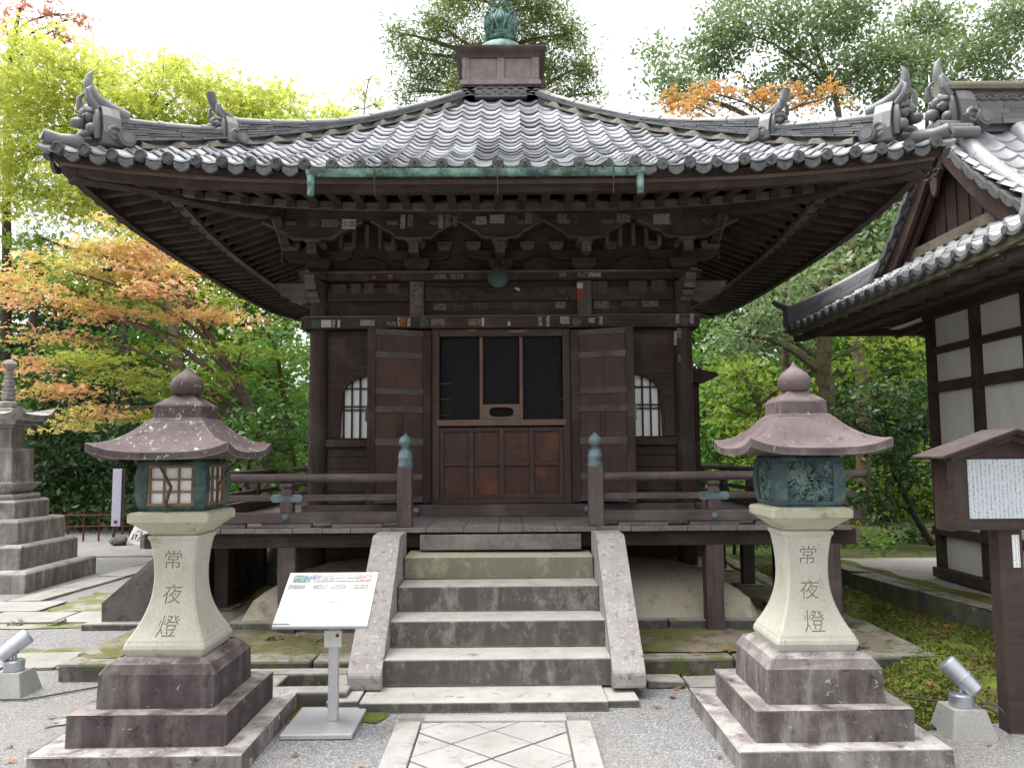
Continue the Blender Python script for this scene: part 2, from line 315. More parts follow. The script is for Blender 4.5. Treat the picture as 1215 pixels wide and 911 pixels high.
# ------------------------------------------------------------------ mesh helper
class MB:
    def __init__(s, T=None): s.v = []; s.f = []; s.sm = []; s.rn = []; s.T = T
    def add(s, vs, fs, smooth=False, rnd=None):
        b = len(s.v)
        for p in vs: s.v.append(s.T(*p) if s.T else (p[0], p[1], p[2]))
        for q in fs: s.f.append(tuple(b + i for i in q)); s.sm.append(smooth); s.rn.append(random.random() if rnd is None else rnd)
        return s
    def box(s, c, d, rz=0., rx=0., ry=0., rnd=None):
        x, y, z = (v / 2 for v in d); m = Matrix.Rotation(rz, 3, 'Z') @ Matrix.Rotation(ry, 3, 'Y') @ Matrix.Rotation(rx, 3, 'X')
        c = Vector(c); vs = [tuple(c + m @ Vector((a * x, b * y, e * z))) for e in (-1, 1) for (a, b) in ((-1, -1), (1, -1), (1, 1), (-1, 1))]
        r = random.random() if rnd is None else rnd
        return s.add(vs, [(3, 2, 1, 0), (4, 5, 6, 7), (0, 1, 5, 4), (1, 2, 6, 5), (2, 3, 7, 6), (3, 0, 4, 7)], False, r)
    def bb(s, x0, x1, y0, y1, z0, z1): return s.box(((x0 + x1) / 2, (y0 + y1) / 2, (z0 + z1) / 2), (abs(x1 - x0), abs(y1 - y0), abs(z1 - z0)))
    def tube(s, pts, rad, n=8, cap=True, rnd=None):
        pts = [Vector(p) for p in pts]; k = len(pts)
        if isinstance(rad, (int, float)): rad = [rad] * k
        vs = []; up = None
        for i, p in enumerate(pts):
            t = (pts[min(i + 1, k - 1)] - pts[max(i - 1, 0)])
            t = t.normalized() if t.length > 1e-9 else Vector((0, 0, 1))
            if up is None: up = Vector((0, 0, 1)) if abs(t.z) < .9 else Vector((0, 1, 0))
            a = t.cross(up).normalized(); b = a.cross(t).normalized(); up = b
            for j in range(n):
                w = 2 * math.pi * j / n; vs.append(tuple(p + (a * math.cos(w) + b * math.sin(w)) * rad[i]))
        fs = [(i * n + j, i * n + (j + 1) % n, (i + 1) * n + (j + 1) % n, (i + 1) * n + j) for i in range(k - 1) for j in range(n)]
        r = random.random() if rnd is None else rnd
        s.add(vs, fs, True, r)
        if cap:
            s.add(vs[:n], [tuple(range(n))[::-1]], False, r); s.add(vs[-n:], [tuple(range(n))], False, r)
        return s
    def lathe(s, prof, c=(0, 0, 0), n=24, rnd=None):
        vs = []; 
        for (r, z) in prof:
            for j in range(n):
                w = 2 * math.pi * j / n; vs.append((c[0] + r * math.cos(w), c[1] + r * math.sin(w), c[2] + z))
        fs = [(i * n + j, i * n + (j + 1) % n, (i + 1) * n + (j + 1) % n, (i + 1) * n + j) for i in range(len(prof) - 1) for j in range(n)]
        r = random.random() if rnd is None else rnd
        s.add(vs, fs, True, r); s.add(vs[:n], [tuple(range(n))[::-1]], False, r); s.add(vs[-n:], [tuple(range(n))], False, r); return s
    def ball(s, c, r, n=10, m=7, rnd=None):
        rr = (r, r, r) if isinstance(r, (int, float)) else r
        vs = [(c[0], c[1], c[2] - rr[2])]
        for i in range(1, m):
            t = math.pi * i / m
            for j in range(n):
                w = 2 * math.pi * j / n; vs.append((c[0] + rr[0] * math.sin(t) * math.cos(w), c[1] + rr[1] * math.sin(t) * math.sin(w), c[2] - rr[2] * math.cos(t)))
        vs.append((c[0], c[1], c[2] + rr[2])); k = len(vs) - 1
        fs = [(0, 1 + (j + 1) % n, 1 + j) for j in range(n)]
        fs += [(1 + i * n + j, 1 + i * n + (j + 1) % n, 1 + (i + 1) * n + (j + 1) % n, 1 + (i + 1) * n + j) for i in range(m - 2) for j in range(n)]
        fs += [(k, 1 + (m - 2) * n + j, 1 + (m - 2) * n + (j + 1) % n) for j in range(n)]
        return s.add(vs, fs, True, random.random() if rnd is None else rnd)
    def prism(s, poly, a0, a1, axis='y'):
        """poly of (u, w): axis y -> (u, a, w); axis x -> (a, u, w); axis z -> (u, w, a)"""
        f = {'y': lambda u, w, a: (u, a, w), 'x': lambda u, w, a: (a, u, w), 'z': lambda u, w, a: (u, w, a)}[axis]
        n = len(poly); vs = [f(u, w, a0) for u, w in poly] + [f(u, w, a1) for u, w in poly]
        r = random.random()
        fs = [(i, (i + 1) % n, n + (i + 1) % n, n + i) for i in range(n)]
        s.add(vs, fs, False, r)
        return s.add(vs, [tuple(range(n))[::-1], tuple(range(n, 2 * n))], False, r)
    def strip(s, top, bot, a0, a1, axis='y'):
        """solid between two polylines with the same number of points, extruded along axis"""
        for i in range(len(top) - 1):
            s.prism([bot[i], bot[i + 1], top[i + 1], top[i]], a0, a1, axis)
        return s
    def loft(s, rings, cap=True, smooth=True, rnd=None):
        n = len(rings[0]); vs = [p for r in rings for p in r]
        fs = [(i * n + j, i * n + (j + 1) % n, (i + 1) * n + (j + 1) % n, (i + 1) * n + j) for i in range(len(rings) - 1) for j in range(n)]
        r = random.random() if rnd is None else rnd
        s.add(vs, fs, smooth, r)
        if cap: s.add(vs[:n], [tuple(range(n))[::-1]], False, r); s.add(vs[-n:], [tuple(range(n))], False, r)
        return s
    def grid(s, fn, nu, nv, smooth=True, rnd=None):
        vs = [fn(i / nu, j / nv) for j in range(nv + 1) for i in range(nu + 1)]
        fs = [(j * (nu + 1) + i, j * (nu + 1) + i + 1, (j + 1) * (nu + 1) + i + 1, (j + 1) * (nu + 1) + i) for j in range(nv) for i in range(nu)]
        return s.add(vs, fs, smooth, rnd)
    def build(s, name, mat, parent=None, bevel=0., ang=38, label=None, jit=0.):
        off = wloc(parent) if parent else Vector((0, 0, 0))
        a = np.array(s.v, dtype=np.float64) - np.array(off)
        if jit: a += RNG.normal(0, jit, a.shape)
        me = bpy.data.meshes.new(name); me.from_pydata(a.tolist(), [], s.f)
        me.polygons.foreach_set('use_smooth', s.sm)
        at = me.attributes.new('rnd', 'FLOAT', 'FACE'); at.data.foreach_set('value', s.rn)
        me.update()
        if any(s.sm): me.set_sharp_from_angle(angle=R(ang))
        me.materials.append(mat)
        o = bpy.data.objects.new(name, me); COL.objects.link(o)
        if parent: o.parent = parent
        if bevel:
            b = o.modifiers.new('bevel', 'BEVEL'); b.width = bevel; b.segments = 2; b.limit_method = 'ANGLE'; b.angle_limit = R(40)
        if label: o['label'] = label
        return o
def wloc(o):
    v = Vector((0, 0, 0))
    while o: v = v + o.location; o = o.parent
    return v
def thing(name, label, cat, loc=(0, 0, 0), group=None):
    o = bpy.data.objects.new(name, None); COL.objects.link(o); o.location = loc; o.empty_display_size = .2
    o['label'] = label; o['category'] = cat
    if group: o['group'] = group
    return o
def tag(o, label, cat, group=None):
    o['label'] = label; o['category'] = cat
    if group: o['group'] = group
    return o
def struct(o, kind='structure'): o['kind'] = kind; return o
def copy_tree(root, loc, label):
    r = root.copy(); COL.objects.link(r); r.location = loc; r['label'] = label
    for ch in root.children:
        c = ch.copy(); COL.objects.link(c); c.parent = r
        for g in ch.children:
            d = g.copy(); COL.objects.link(d); d.parent = c
    return r
def text_mesh(body, size, thin=0., shear=0.):
    """text as flat triangles in the plane (u right, w up), centred"""
    cu = bpy.data.curves.new('lettering', 'FONT'); cu.body = body; cu.size = size; cu.align_x = 'CENTER'; cu.align_y = 'CENTER'; cu.resolution_u = 2; cu.offset = thin; cu.shear = shear
    o = bpy.data.objects.new('lettering', cu); COL.objects.link(o)
    dg = bpy.context.evaluated_depsgraph_get(); me = bpy.data.meshes.new_from_object(o.evaluated_get(dg))
    v = [(p.co.x, p.co.y) for p in me.vertices]; f = [tuple(p.vertices) for p in me.polygons]
    bpy.data.objects.remove(o); bpy.data.meshes.remove(me); bpy.data.curves.remove(cu)
    if v:
        xs = [p[0] for p in v]; ys = [p[1] for p in v]; cx, cy = (min(xs) + max(xs)) / 2, (min(ys) + max(ys)) / 2
        v = [(a - cx, b - cy) for a, b in v]
    return v, f
def bez(a, b, c, d, n): return [Vector(a) * (1 - t) ** 3 + Vector(b) * 3 * t * (1 - t) ** 2 + Vector(c) * 3 * t * t * (1 - t) + Vector(d) * t ** 3 for t in [i / n for i in range(n + 1)]]
def fast_mesh(name, verts, quads, mat, parent=None, rnd=None):
    me = bpy.data.meshes.new(name); nv, nq = len(verts), len(quads)
    me.vertices.add(nv); me.vertices.foreach_set('co', np.ascontiguousarray(verts, dtype=np.float32).ravel())
    me.loops.add(nq * 4); me.loops.foreach_set('vertex_index', np.ascontiguousarray(quads, dtype=np.int32).ravel())
    me.polygons.add(nq); me.polygons.foreach_set('loop_start', np.arange(0, nq * 4, 4, dtype=np.int32))
    me.update(calc_edges=True); 
    if rnd is not None:
        at = me.attributes.new('rnd', 'FLOAT', 'FACE'); at.data.foreach_set('value', np.ascontiguousarray(rnd, dtype=np.float32))
    me.materials.append(mat); o = bpy.data.objects.new(name, me); COL.objects.link(o)
    if parent: o.parent = parent
    return o

# ------------------------------------------------------------------ ground, paths, terraces
g = MB(); g.grid(lambda a, b: (-150 + 300 * a, -30 + 330 * b, 0.0), 60, 60); struct(g.build('ground', M['gravel']))
YC, CH, E = 9.345, 1.745, 3.43          # hall centre (y), half distance of its corner columns, half eave
YF = YC - CH                            # front columns
random.seed(3)
def wob(x, y, s=1.0): return .03 * math.sin(1.7 * x + .6 * y * s) + .025 * math.sin(2.9 * y - 1.1 * x) + .015 * math.sin(5.3 * x + 4.1 * y)
def moss_z(a, b):
    y = 4.62 + 5.6 * b; x0 = 2.35 + .3 * math.sin(3 * b) if y < 5.7 else 3.03; x1 = 4.25
    x = x0 + (x1 - x0) * a; e = min(1, a / .15) * min(1, b / .06)
    return (x + .05 * math.sin(9 * y), y + .06 * math.sin(7 * x), .004 + e * max(.03, .07 + .06 * a + .02 * b + .6 * wob(x, y)))
g = MB(); g.grid(moss_z, 40, 70); struct(g.build('moss_lawn', M['moss']))
g = MB(); g.grid(lambda a, b: (-60 + 57 * a, 12.4 + 60 * b, .012), 10, 10); struct(g.build('asphalt_yard', M['asphalt']))
g = MB(); g.grid(lambda a, b: (2.9 + 40 * a, 9.62 + 12 * b, .012 + .03 * math.sin(9 * a + 5 * b) ** 2), 30, 20); struct(g.build('forest_ground', M['forest_floor']))
g = MB(); g.grid(lambda a, b: (-60 + 120 * a, 15.5 + 45 * b, -.25 + (0.0 if b < .01 else .05) + max(0, (b - .02)) * 9 * (.55 + .45 * abs(a - .42) * 1.6) + .25 * math.sin(20 * a + 9 * b)), 60, 30); struct(g.build('hillside', M['forest_floor']))
# earth terrace the hall stands on
g = MB(); g.grid(lambda a, b: (-3.0 + 6.0 * a, 5.78 + 7.2 * b, .118 + .5 * wob(6 * a, 7 * b)), 50, 60); struct(g.build('terrace_earth', M['soil']))
g = MB()
for xa, xb in ((-3.05, -2.2), (-2.19, -1.3), (-1.29, -.98), (.96, 1.62), (1.63, 2.3), (2.31, 3.05)): g.bb(xa, xb, 5.64, 5.86, -.02, .125 + random.uniform(-.008, .008))
for sx in (-1, 1):
    y = 5.87
    while y < 12.6:
        l = random.uniform(.7, 1.1); g.bb(sx * 2.84, sx * 3.05, y, y + l - .01, -.02, .125 + random.uniform(-.01, .01)); y += l
struct(g.build('terrace_kerb', M['kerb_mossy'], bevel=.02, jit=.004))
# square stone-framed drain by the left kerb
g = MB(); g.bb(-1.75, -.93, 5.02, 5.16, 0, .10); g.bb(-1.75, -.93, 5.44, 5.58, 0, .10); g.bb(-1.07, -.93, 5.17, 5.43, 0, .10); g.bb(-1.52, -1.40, 5.17, 5.43, 0, .095)
struct(g.build('drain_kerb', M['kerb'], bevel=.015, jit=.003))
g = MB(); g.grid(lambda a, b: (-1.45 + .75 * a + .05 * math.sin(9 * b), 4.78 + .85 * b + .04 * math.sin(11 * a), .006 + .012 * math.sin(3.1 * a) * math.sin(3.1 * b)), 12, 12); struct(g.build('moss_patch', M['moss']))
g = MB(); g.bb(.97, 1.22, 5.38, 5.56, 0, .05); g.bb(1.24, 1.75, 5.30, 5.58, 0, .035); struct(g.build('flat_stones', M['kerb'], bevel=.01, jit=.004))
# the central path: two border stones and a diamond-laid field
PX = -.022
g = MB(); g.bb(PX - .55, PX + .55, -3, 4.80, -.02, .012); struct(g.build('path_bed', M['joint']))
g = MB()
y = 4.66; lens = [.9, 1.6, 1.5, 1.7, 1.6]
for l in lens:
    for sx in (-1, 1): g.bb(PX + sx * .412, PX + sx * .548, y - l + .008, y, 0, .038 + random.uniform(-.003, .003))
    y -= l
g.bb(PX - .40, PX + .42, 4.672, 4.79, 0, .036)
struct(g.build('path_border', M['path_stone'], bevel=.008, jit=.002))
# diamonds clipped to the field |x|<.49, y in (-2.6, 4.66)
def clip(poly, ax, lim, keep):
    out = []
    for i in range(len(poly)):
        p, q = poly[i - 1], poly[i]; a, b = (p[ax] - lim) * keep, (q[ax] - lim) * keep
        if (a > 0) != (b > 0): t = a / (a - b); out.append((p[0] + (q[0] - p[0]) * t, p[1] + (q[1] - p[1]) * t))
        if b > 0: out.append(q)
    return out
g = MB(); hw, hh = .215, .20; gp = .007
for i in range(-4, 5):
    for j in range(-22, 24):
        if (i + j) % 2: continue
        cx, cy = i * hw + .0, 4.32 + j * hh
        poly = [(cx - hw + gp, cy), (cx, cy - hh + gp), (cx + hw - gp, cy), (cx, cy + hh - gp)]
        for ax, lim, kp in ((0, -.402, 1), (0, .402, -1), (1, -2.6, 1), (1, 4.655, -1)):
            if poly: poly = clip(poly, ax, lim, kp)
        if len(poly) > 2: g.prism([(PX + a, b) for a, b in poly], 0, .032 + random.uniform(-.003, .003), 'z')
struct(g.build('path_field', M['path_stone'], bevel=.004))
# stone strips on the left
g = MB()
def strip(x0, x1, y0, y1, n, sl=0.0, z=.022):
    for i in range(n):
        a, b = x0 + (x1 - x0) * i / n, x0 + (x1 - x0) * (i + 1) / n - .015
        g.prism([(a, y0 + sl * i), (b, y0 + sl * (i + 1)), (b, y1 + sl * (i + 1)), (a, y1 + sl * i)], 0, z + random.uniform(-.004, .004), 'z')
strip(-9.5, -3.4, 7.55, 8.05, 8); strip(-9.5, -4.6, 8.065, 8.6, 6)
strip(-3.9, -1.9, 5.92, 6.38, 3, .03); 
for i in range(7): g.prism([(-5.28 + .05 * i, 8.6 + .85 * i), (-4.9 + .05 * i, 8.6 + .85 * i), (-4.86 + .05 * i, 9.44 + .85 * i), (-5.23 + .05 * i, 9.44 + .85 * i)], 0, .024, 'z')
strip(-5.0, -3.3, 13.2, 13.7, 3)
struct(g.build('paving', M['paving'], bevel=.008, jit=.003))
g = MB()
def patch(x0, x1, y0, y1, z=.008): g.grid(lambda a, b: (x0 + (x1 - x0) * a + .06 * math.sin(23 * b + x0), y0 + (y1 - y0) * b + .05 * math.sin(19 * a + y0), z + .01 * math.sin(3.1 * a) * math.sin(3.1 * b)), 14, 14)
patch(-9.4, -3.5, 7.36, 7.56); patch(-4.6, -3.7, 8.1, 9.2); patch(-3.9, -2.8, 6.4, 6.55); patch(-2.55, -2.0, 4.75, 5.1)
struct(g.build('moss_strip', M['patchy']))
# the side hall's stone terrace
g = MB()
edge = [(3.52, 9.6), (3.62, 8.4), (3.74, 7.3), (3.86, 6.2), (3.98, 5.0), (4.05, 3.0)]
for i in range(len(edge) - 1):
    (xa, ya), (xb, yb) = edge[i], edge[i + 1]; n = max(1, int(abs(ya - yb) / .8))
    for k in range(n):
        t0, t1 = k / n, (k + 1) / n - .012; p = (xa + (xb - xa) * t0, ya + (yb - ya) * t0); q = (xa + (xb - xa) * t1, ya + (yb - ya) * t1)
        g.prism([p, (p[0] + .22, p[1]), (q[0] + .22, q[1]), q], -.02, .285 + random.uniform(-.008, .008), 'z')
struct(g.build('side_terrace_kerb', M['kerb_mossy'], bevel=.018, jit=.005))
g = MB(); pts = [(x + .215, y) for x, y in edge]
for i in range(len(pts) - 1): (xa, ya), (xb, yb) = pts[i], pts[i + 1]; g.add([(xa, ya, .275), (xb, yb, .275), (12, yb, .275), (12, ya, .275)], [(0, 1, 2, 3)])
g.bb(3.75, 12, 9.4, 9.6, 0, .27)
struct(g.build('side_terrace_floor', M['terrace_top']))
g = MB()
for i in range(len(pts) - 1):
    (xa, ya), (xb, yb) = pts[i], pts[i + 1]
    g.grid(lambda a, b: (xa + (xb - xa) * b + .02 + (.20 + .04 * math.sin(9 * (ya + (yb - ya) * b))) * a, ya + (yb - ya) * b, .279 + .012 * math.sin(3.14 * a)), 4, 10)
struct(g.build('terrace_moss', M['moss']))

# ------------------------------------------------------------------ stone stairway
st = thing('stone_stairway', 'stained stone steps between two sloping side stones, rising to the dark hall', 'stairs', (0, 5.4, 0))
ZS = [.06, .235, .412, .590, .768]; YS = [4.93, 5.258, 5.55, 5.867, 6.18]
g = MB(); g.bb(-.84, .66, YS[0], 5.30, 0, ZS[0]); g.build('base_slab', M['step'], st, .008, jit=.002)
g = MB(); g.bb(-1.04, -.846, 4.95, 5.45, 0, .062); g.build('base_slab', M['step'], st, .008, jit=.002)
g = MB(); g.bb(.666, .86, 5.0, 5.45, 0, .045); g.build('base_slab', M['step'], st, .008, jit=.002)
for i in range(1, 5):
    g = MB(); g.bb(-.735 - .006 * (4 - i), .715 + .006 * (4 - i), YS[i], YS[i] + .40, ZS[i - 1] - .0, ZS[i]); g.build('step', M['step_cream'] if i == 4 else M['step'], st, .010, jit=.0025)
for sx, cx in ((-1, -.85), (1, .825)):
    prof = [(5.16, .062), (5.16, .16), (5.22, .21), (6.02, .915), (6.08, .935), (6.38, .935), (6.38, .75), (5.62, .062)]
    g = MB(); w = .105; g.prism(prof, cx - w, cx + w, 'x'); o = g.build('side_stone', M['wing'], st, .02, jit=.002)
    g = MB(); g.box((cx, 6.18, .91), (2 * w + .006, .42, .07)); 
    if sx < 0: o['label'] = 'mottled side stone on the left of the steps'

# ------------------------------------------------------------------ the hall
hall = thing('temple_hall', 'dark wooden square temple hall with grey pyramid tiled roof behind the stone steps', 'temple', (0, YC, 0))
def HT(k):
    a = k * math.pi / 2; c, s_ = round(math.cos(a)), round(math.sin(a))
    return lambda x, d, z: (x * c + d * s_, YC + x * s_ - d * c, z)
ALL = [HT(k) for k in range(4)]
def four(fn, name, mat, parent=hall, sides=(0, 1, 2, 3), **kw):
    g = MB()
    for k in sides: g.T = ALL[k]; fn(g, k)
    return g.build(name, mat, parent, **kw)
# mound
def mound(a, b):
    x = -2.12 + 4.24 * a; y = 6.63 + 5.3 * b; d = min(2.12 - abs(x), y - 6.63, 11.93 - y)
    t = min(1, max(0, d) / 1.0); return (x, y, .20 + .38 * math.sqrt(max(0, 1 - (1 - t) ** 2.2)))
g = MB(); g.grid(mound, 60, 70); g.build('mound', M['clay'], hall)
g = MB()
x = -2.2
for l in (.9, .85, 1.0, .8, .85): g.bb(x, x + l - .008, 6.56, 6.70, .06, .205); x += l
for sx in (-1, 1):
    for i in range(6): g.bb(sx * 2.06, sx * 2.2, 6.705 + i * .88, 7.575 + i * .88, .06, .205)
g.build('mound_kerb', M['kerb'], hall, .012, jit=.003)
# under-floor boards, legs, floor
g = MB()
for i in range(3):
    z = .56 + i * .118
    for sx in (-1, 1): g.bb(sx * (CH - .02), sx * (CH + .02), YF, YC + CH, z, z + .112)
    g.bb(-CH, CH, YF - .02, YF + .02, z, z + .112); g.bb(-CH, CH, YC + CH - .02, YC + CH + .02, z, z + .112)
g.build('under_floor_wall', M['wood_x'], hall, .004)
def leg(x, y, r=.07, z0=.12):
    g = MB(); p = [(x - r, y - r), (x + r, y - r), (x + r, y + r), (x - r, y + r)]
    g.loft([[(a + random.uniform(-.006, .006), b, z) for a, b in p] for z in (z0, .35, .6, .81)], True, False); g.build('leg', M['grey_z'], hall, .008)
    g = MB(); g.box((x, y, z0 - .03), (r * 2 + .16, r * 2 + .12, .08), random.uniform(-.1, .1)); g.build('pad_stone', M['kerb'], hall, .015, jit=.004)
for sx in (-1, 1):
    leg(sx * 1.72, 6.56); leg(sx * 2.66, 6.56)
    for y in (7.66, 8.75, 9.9, 11.0, 12.1): leg(sx * 2.64, y, .065)
g = MB(); g.bb(-2.86, 2.86, 6.49, 6.62, .80, .918); g.build('veranda_beam', M['wood_x'], hall, .006)
for sx in (-1, 1):
    g = MB(); g.bb(sx * 2.58, sx * 2.70, 6.63, 12.2, .80, .918); g.build('veranda_beam', M['wood_y'], hall, .006)
    g = MB(); g.bb(sx * 2.862, sx * 2.90, 6.492, 6.618, .802, .916); g.build('beam_end', M['plank'], hall, .004)
g = MB(); g.bb(-.64, .64, 6.40, 6.488, .785, .905); g.build('stair_beam', M['plank'], hall, .005)
g = MB(); x = -2.80
while x < 2.78:
    w = random.uniform(.19, .34); w = min(w, 2.80 - x); yb = 7.5 if abs(x + w / 2) < CH + .1 else 12.4
    g.bb(x, x + w - .004, 6.41 + random.uniform(-.006, .006), yb, .921 + random.uniform(0, .002), .960 + random.uniform(-.002, .003)); x += w
g.build('veranda_floor', M['plank'], hall, .003)
# railing
def newel(sx):
    x = sx * .77; g = MB(); g.box((x, 6.50, 1.198), (.118, .118, .475)); n = g.build('newel_post', M['grey_z'], hall, .008)
    g = MB(); g.lathe([(.058, 0), (.062, .008), (.062, .03), (.057, .035), (.057, .075), (.060, .08), (.060, .092), (.056, .098), (.052, .135), (.036, .15), (.03, .155), (.03, .165), (.04, .175), (.053, .20), (.054, .215), (.045, .242), (.022, .262), (.006, .278), (.001, .282)], (x, 6.50, 1.432), 24)
    g.build('bronze_cap', M['fit'], n)
for sx in (-1, 1):
    newel(sx)
    a, b = sx * .83, sx * 2.95
    g = MB(); g.tube([(a, 6.5, 1.352), (sx * 1.7, 6.5, 1.355), (b, 6.5, 1.362)], [.036, .036, .034], 12); g.build('top_rail', M['grey_x'], hall)
    g = MB(); g.bb(a, sx * 2.88, 6.475, 6.525, 1.172, 1.222); g.build('middle_rail', M['grey_x'], hall, .006)
    g = MB(); g.bb(a, sx * 2.90, 6.45, 6.55, .998, 1.082); g.build('bottom_rail', M['grey_x'], hall, .006)
    for xx in (1.15, 1.72, 2.25):
        g = MB(); g.bb(sx * xx - .2, sx * xx + .2, 6.47, 6.53, .962, .996); g.build('rail_block', M['plank'], hall, .003)
    for xx in (1.72, 2.70):
        g = MB(); x = sx * xx; g.bb(x - .05, x + .05, 6.455, 6.545, 1.083, 1.171); g.build('rail_stud', M['grey_z'], hall, .004)
        g = MB(); g.loft([[(x + a_ * w, 6.5 + b_ * w, z) for a_, b_ in ((-1, -1), (1, -1), (1, 1), (-1, 1))] for w, z in ((.045, 1.224), (.045, 1.255), (.03, 1.265), (.03, 1.275), (.05, 1.29), (.048, 1.315))], True, False); g.build('rail_stud', M['grey_z'], hall, .004)
    x = sx * 1.72
    g = MB(); g.prism([(x - .13, 1.197), (x - .11, 1.165), (x + .11, 1.165), (x + .13, 1.197), (x + .11, 1.229), (x - .11, 1.229)], 6.466, 6.474, 'y'); g.build('rail_plate', M['fit'], hall, .002)
    g = MB(); g.ball((x, 6.45, 1.04), (.03, .022, .03), 14, 8); g.build('nail_cover', M['fit'], hall)
    xs = sx * 2.70
    g = MB(); g.tube([(xs, 6.2, 1.362), (xs, 7.5, 1.352), (xs, 12.3, 1.352)], .034, 10); g.build('top_rail', M['grey_y'], hall)
    g = MB(); g.bb(xs - .025, xs + .025, 6.3, 12.3, 1.126, 1.17); g.build('middle_rail', M['grey_y'], hall, .005)
    g = MB(); g.bb(xs - .045, xs + .045, 6.56, 12.3, .965, 1.06); g.build('bottom_rail', M['grey_y'], hall, .005)
    for y in (7.66, 8.75, 9.9, 11.0, 12.1):
        g = MB(); g.box((xs, y, 1.115), (.09, .09, .105)); g.box((xs, y, 1.245), (.085, .085, .145)); g.build('rail_stud', M['grey_z'], hall, .004)
# columns, walls
for sx in (-1, 1):
    for y in (YF, YC, YC + CH):
        g = MB(); g.lathe([(.092, .50), (.092, 1.6), (.089, 3.19)], (sx * CH, y, 0), 24); g.build('column', M['wood_z'], hall)
def backwall(g, k):
    if k == 0: return
    for i in range(9):
        z0 = .98 + i * .22; g.bb(-CH, CH, CH - .02, CH + .02, z0, z0 + .216)
gb = MB()
for k in (1, 2, 3):
    gb.T = ALL[k]; backwall(gb, k)
gb.build('board_wall', M['wood_x'], hall, .004)
g = MB(); g.bb(-CH, CH, YF + .05, YC + CH, .93, .955); g.build('inner_floor', M['wood_y'], hall)
g = MB(); g.bb(-CH, CH, YF + .05, YC + CH, 2.86, 2.9); g.build('inner_ceiling', M['wood_y'], hall)
# sills, lintels (all four sides)
def beams(x0, x1, d0, d1, z0, z1):
    return lambda g, k: g.bb(x0, x1, d0, d1, z0, z1)
four(lambda g, k: g.bb(-CH - .05, CH + .05, CH + .03, CH + .14, .962, 1.075), 'sill_beam', M['grey_x'], bevel=.005)
four(lambda g, k: g.bb(-1.86, 1.86, CH + .05, CH + .145 + .002 * k, 2.728, 2.833), 'lintel_beam', M['wood_x'], bevel=.005)
four(lambda g, k: g.bb(-1.86, 1.86, CH + .04, CH + .152 + .002 * k, 2.834, 2.848), 'lintel_edge', M['wood_edge'], bevel=.003)
four(lambda g, k: g.bb(-CH, CH, CH - .03, CH + .02, 2.85, 3.19), 'frieze_board', M['wood_x'])
for k in range(4):
    for a, b in ((-1.66, -.87), (-.73, .73), (.87, 1.66)): g = MB(ALL[k]); g.bb(a, b, CH + .021, CH + .075, 3.0, 3.135); g.build('head_beam', M['wood_x'], hall, .012)
def carving(g, k):
    g.T = ALL[0]
    for s in (-1, 1):
        pts = [(s * (.1 + .05 * i), CH + .082, 3.07 + .035 * math.sin(i * 1.15)) for i in range(12)]
        g.tube(pts, [.012 + .006 * math.sin(i) for i in range(12)], 7)
        for i in range(9): g.ball((s * (.14 + .065 * i), CH + .08, 3.045 + .04 * math.cos(i * 2.1)), (.022, .012, .018), 8, 5)
g = MB(); carving(g, 0); g.build('carved_beam', M['wood_y'], hall)
for k in range(4):
    for x in (-.80, .80): g = MB(ALL[k]); g.bb(x - .068, x + .068, CH + .022, CH + .10, 2.85, 3.186); g.build('strut', M['wood_z' if k else 'grey_z'], hall, .005)
four(lambda g, k: g.bb(-CH - .17, CH + .17, CH - .09, CH + .125 + .002 * k, 3.192, 3.275), 'plate_beam', M['wood_x'], bevel=.006)
four(lambda g, k: g.bb(-CH - .18, CH + .18, CH + .06, CH + .128 + .002 * k, 3.262, 3.283), 'plate_edge', M['wood_edge'], bevel=.003)
def nose(g, k):
    for s in (-1, 1):
        pr = [(1.83, 3.01), (1.83, 3.185), (2.17, 3.185), (2.165, 3.13), (2.12, 3.10), (2.105, 3.06), (2.05, 3.05), (2.02, 3.01), (1.96, 3.0), (1.93, 2.97)]
        gn = MB(ALL[k])
        for i in range(len(pr) - 2): gn.prism([(s * pr[0][0], pr[0][1]), (s * pr[i + 1][0], pr[i + 1][1]), (s * pr[i + 2][0], pr[i + 2][1])], CH - .045, CH + .05, 'y')
        gn.build('beam_nose', M['wood_edge'], hall)
for k in range(4): nose(None, k)
# brackets
def bracket_blocks(g, x, d, z, w=.085, h=.07):
    g.loft([[(x + a * q, d + b * q, zz) for a, b in ((-1, -1), (1, -1), (1, 1), (-1, 1))] for q, zz in ((w * .62, z), (w, z + h * .45), (w, z + h))], True, False)
def arm_prof(L_, z0, h):     # bracket arm outline: flat top, ends curved up
    up = [(-L_, z0 + h)]; lo = []
    n = 7
    lo = [(-L_, z0 + h * .52)] + [(-L_ + .16 * (1 - math.cos(t * math.pi / 2 / n)), z0 + h * .52 * (1 - math.sin(t * math.pi / 2 / n))) for t in range(1, n + 1)]
    lo += [(-a, b) for a, b in lo[::-1]]
    return lo
def arm(g, cx, L_, d0, d1, z0, h):
    lo = arm_prof(L_, z0, h)
    for i in range(len(lo) - 1): g.prism([(cx + lo[i][0], lo[i][1]), (cx + lo[i + 1][0], lo[i + 1][1]), (cx + lo[i + 1][0], z0 + h), (cx + lo[i][0], z0 + h)], d0, d1, 'y')
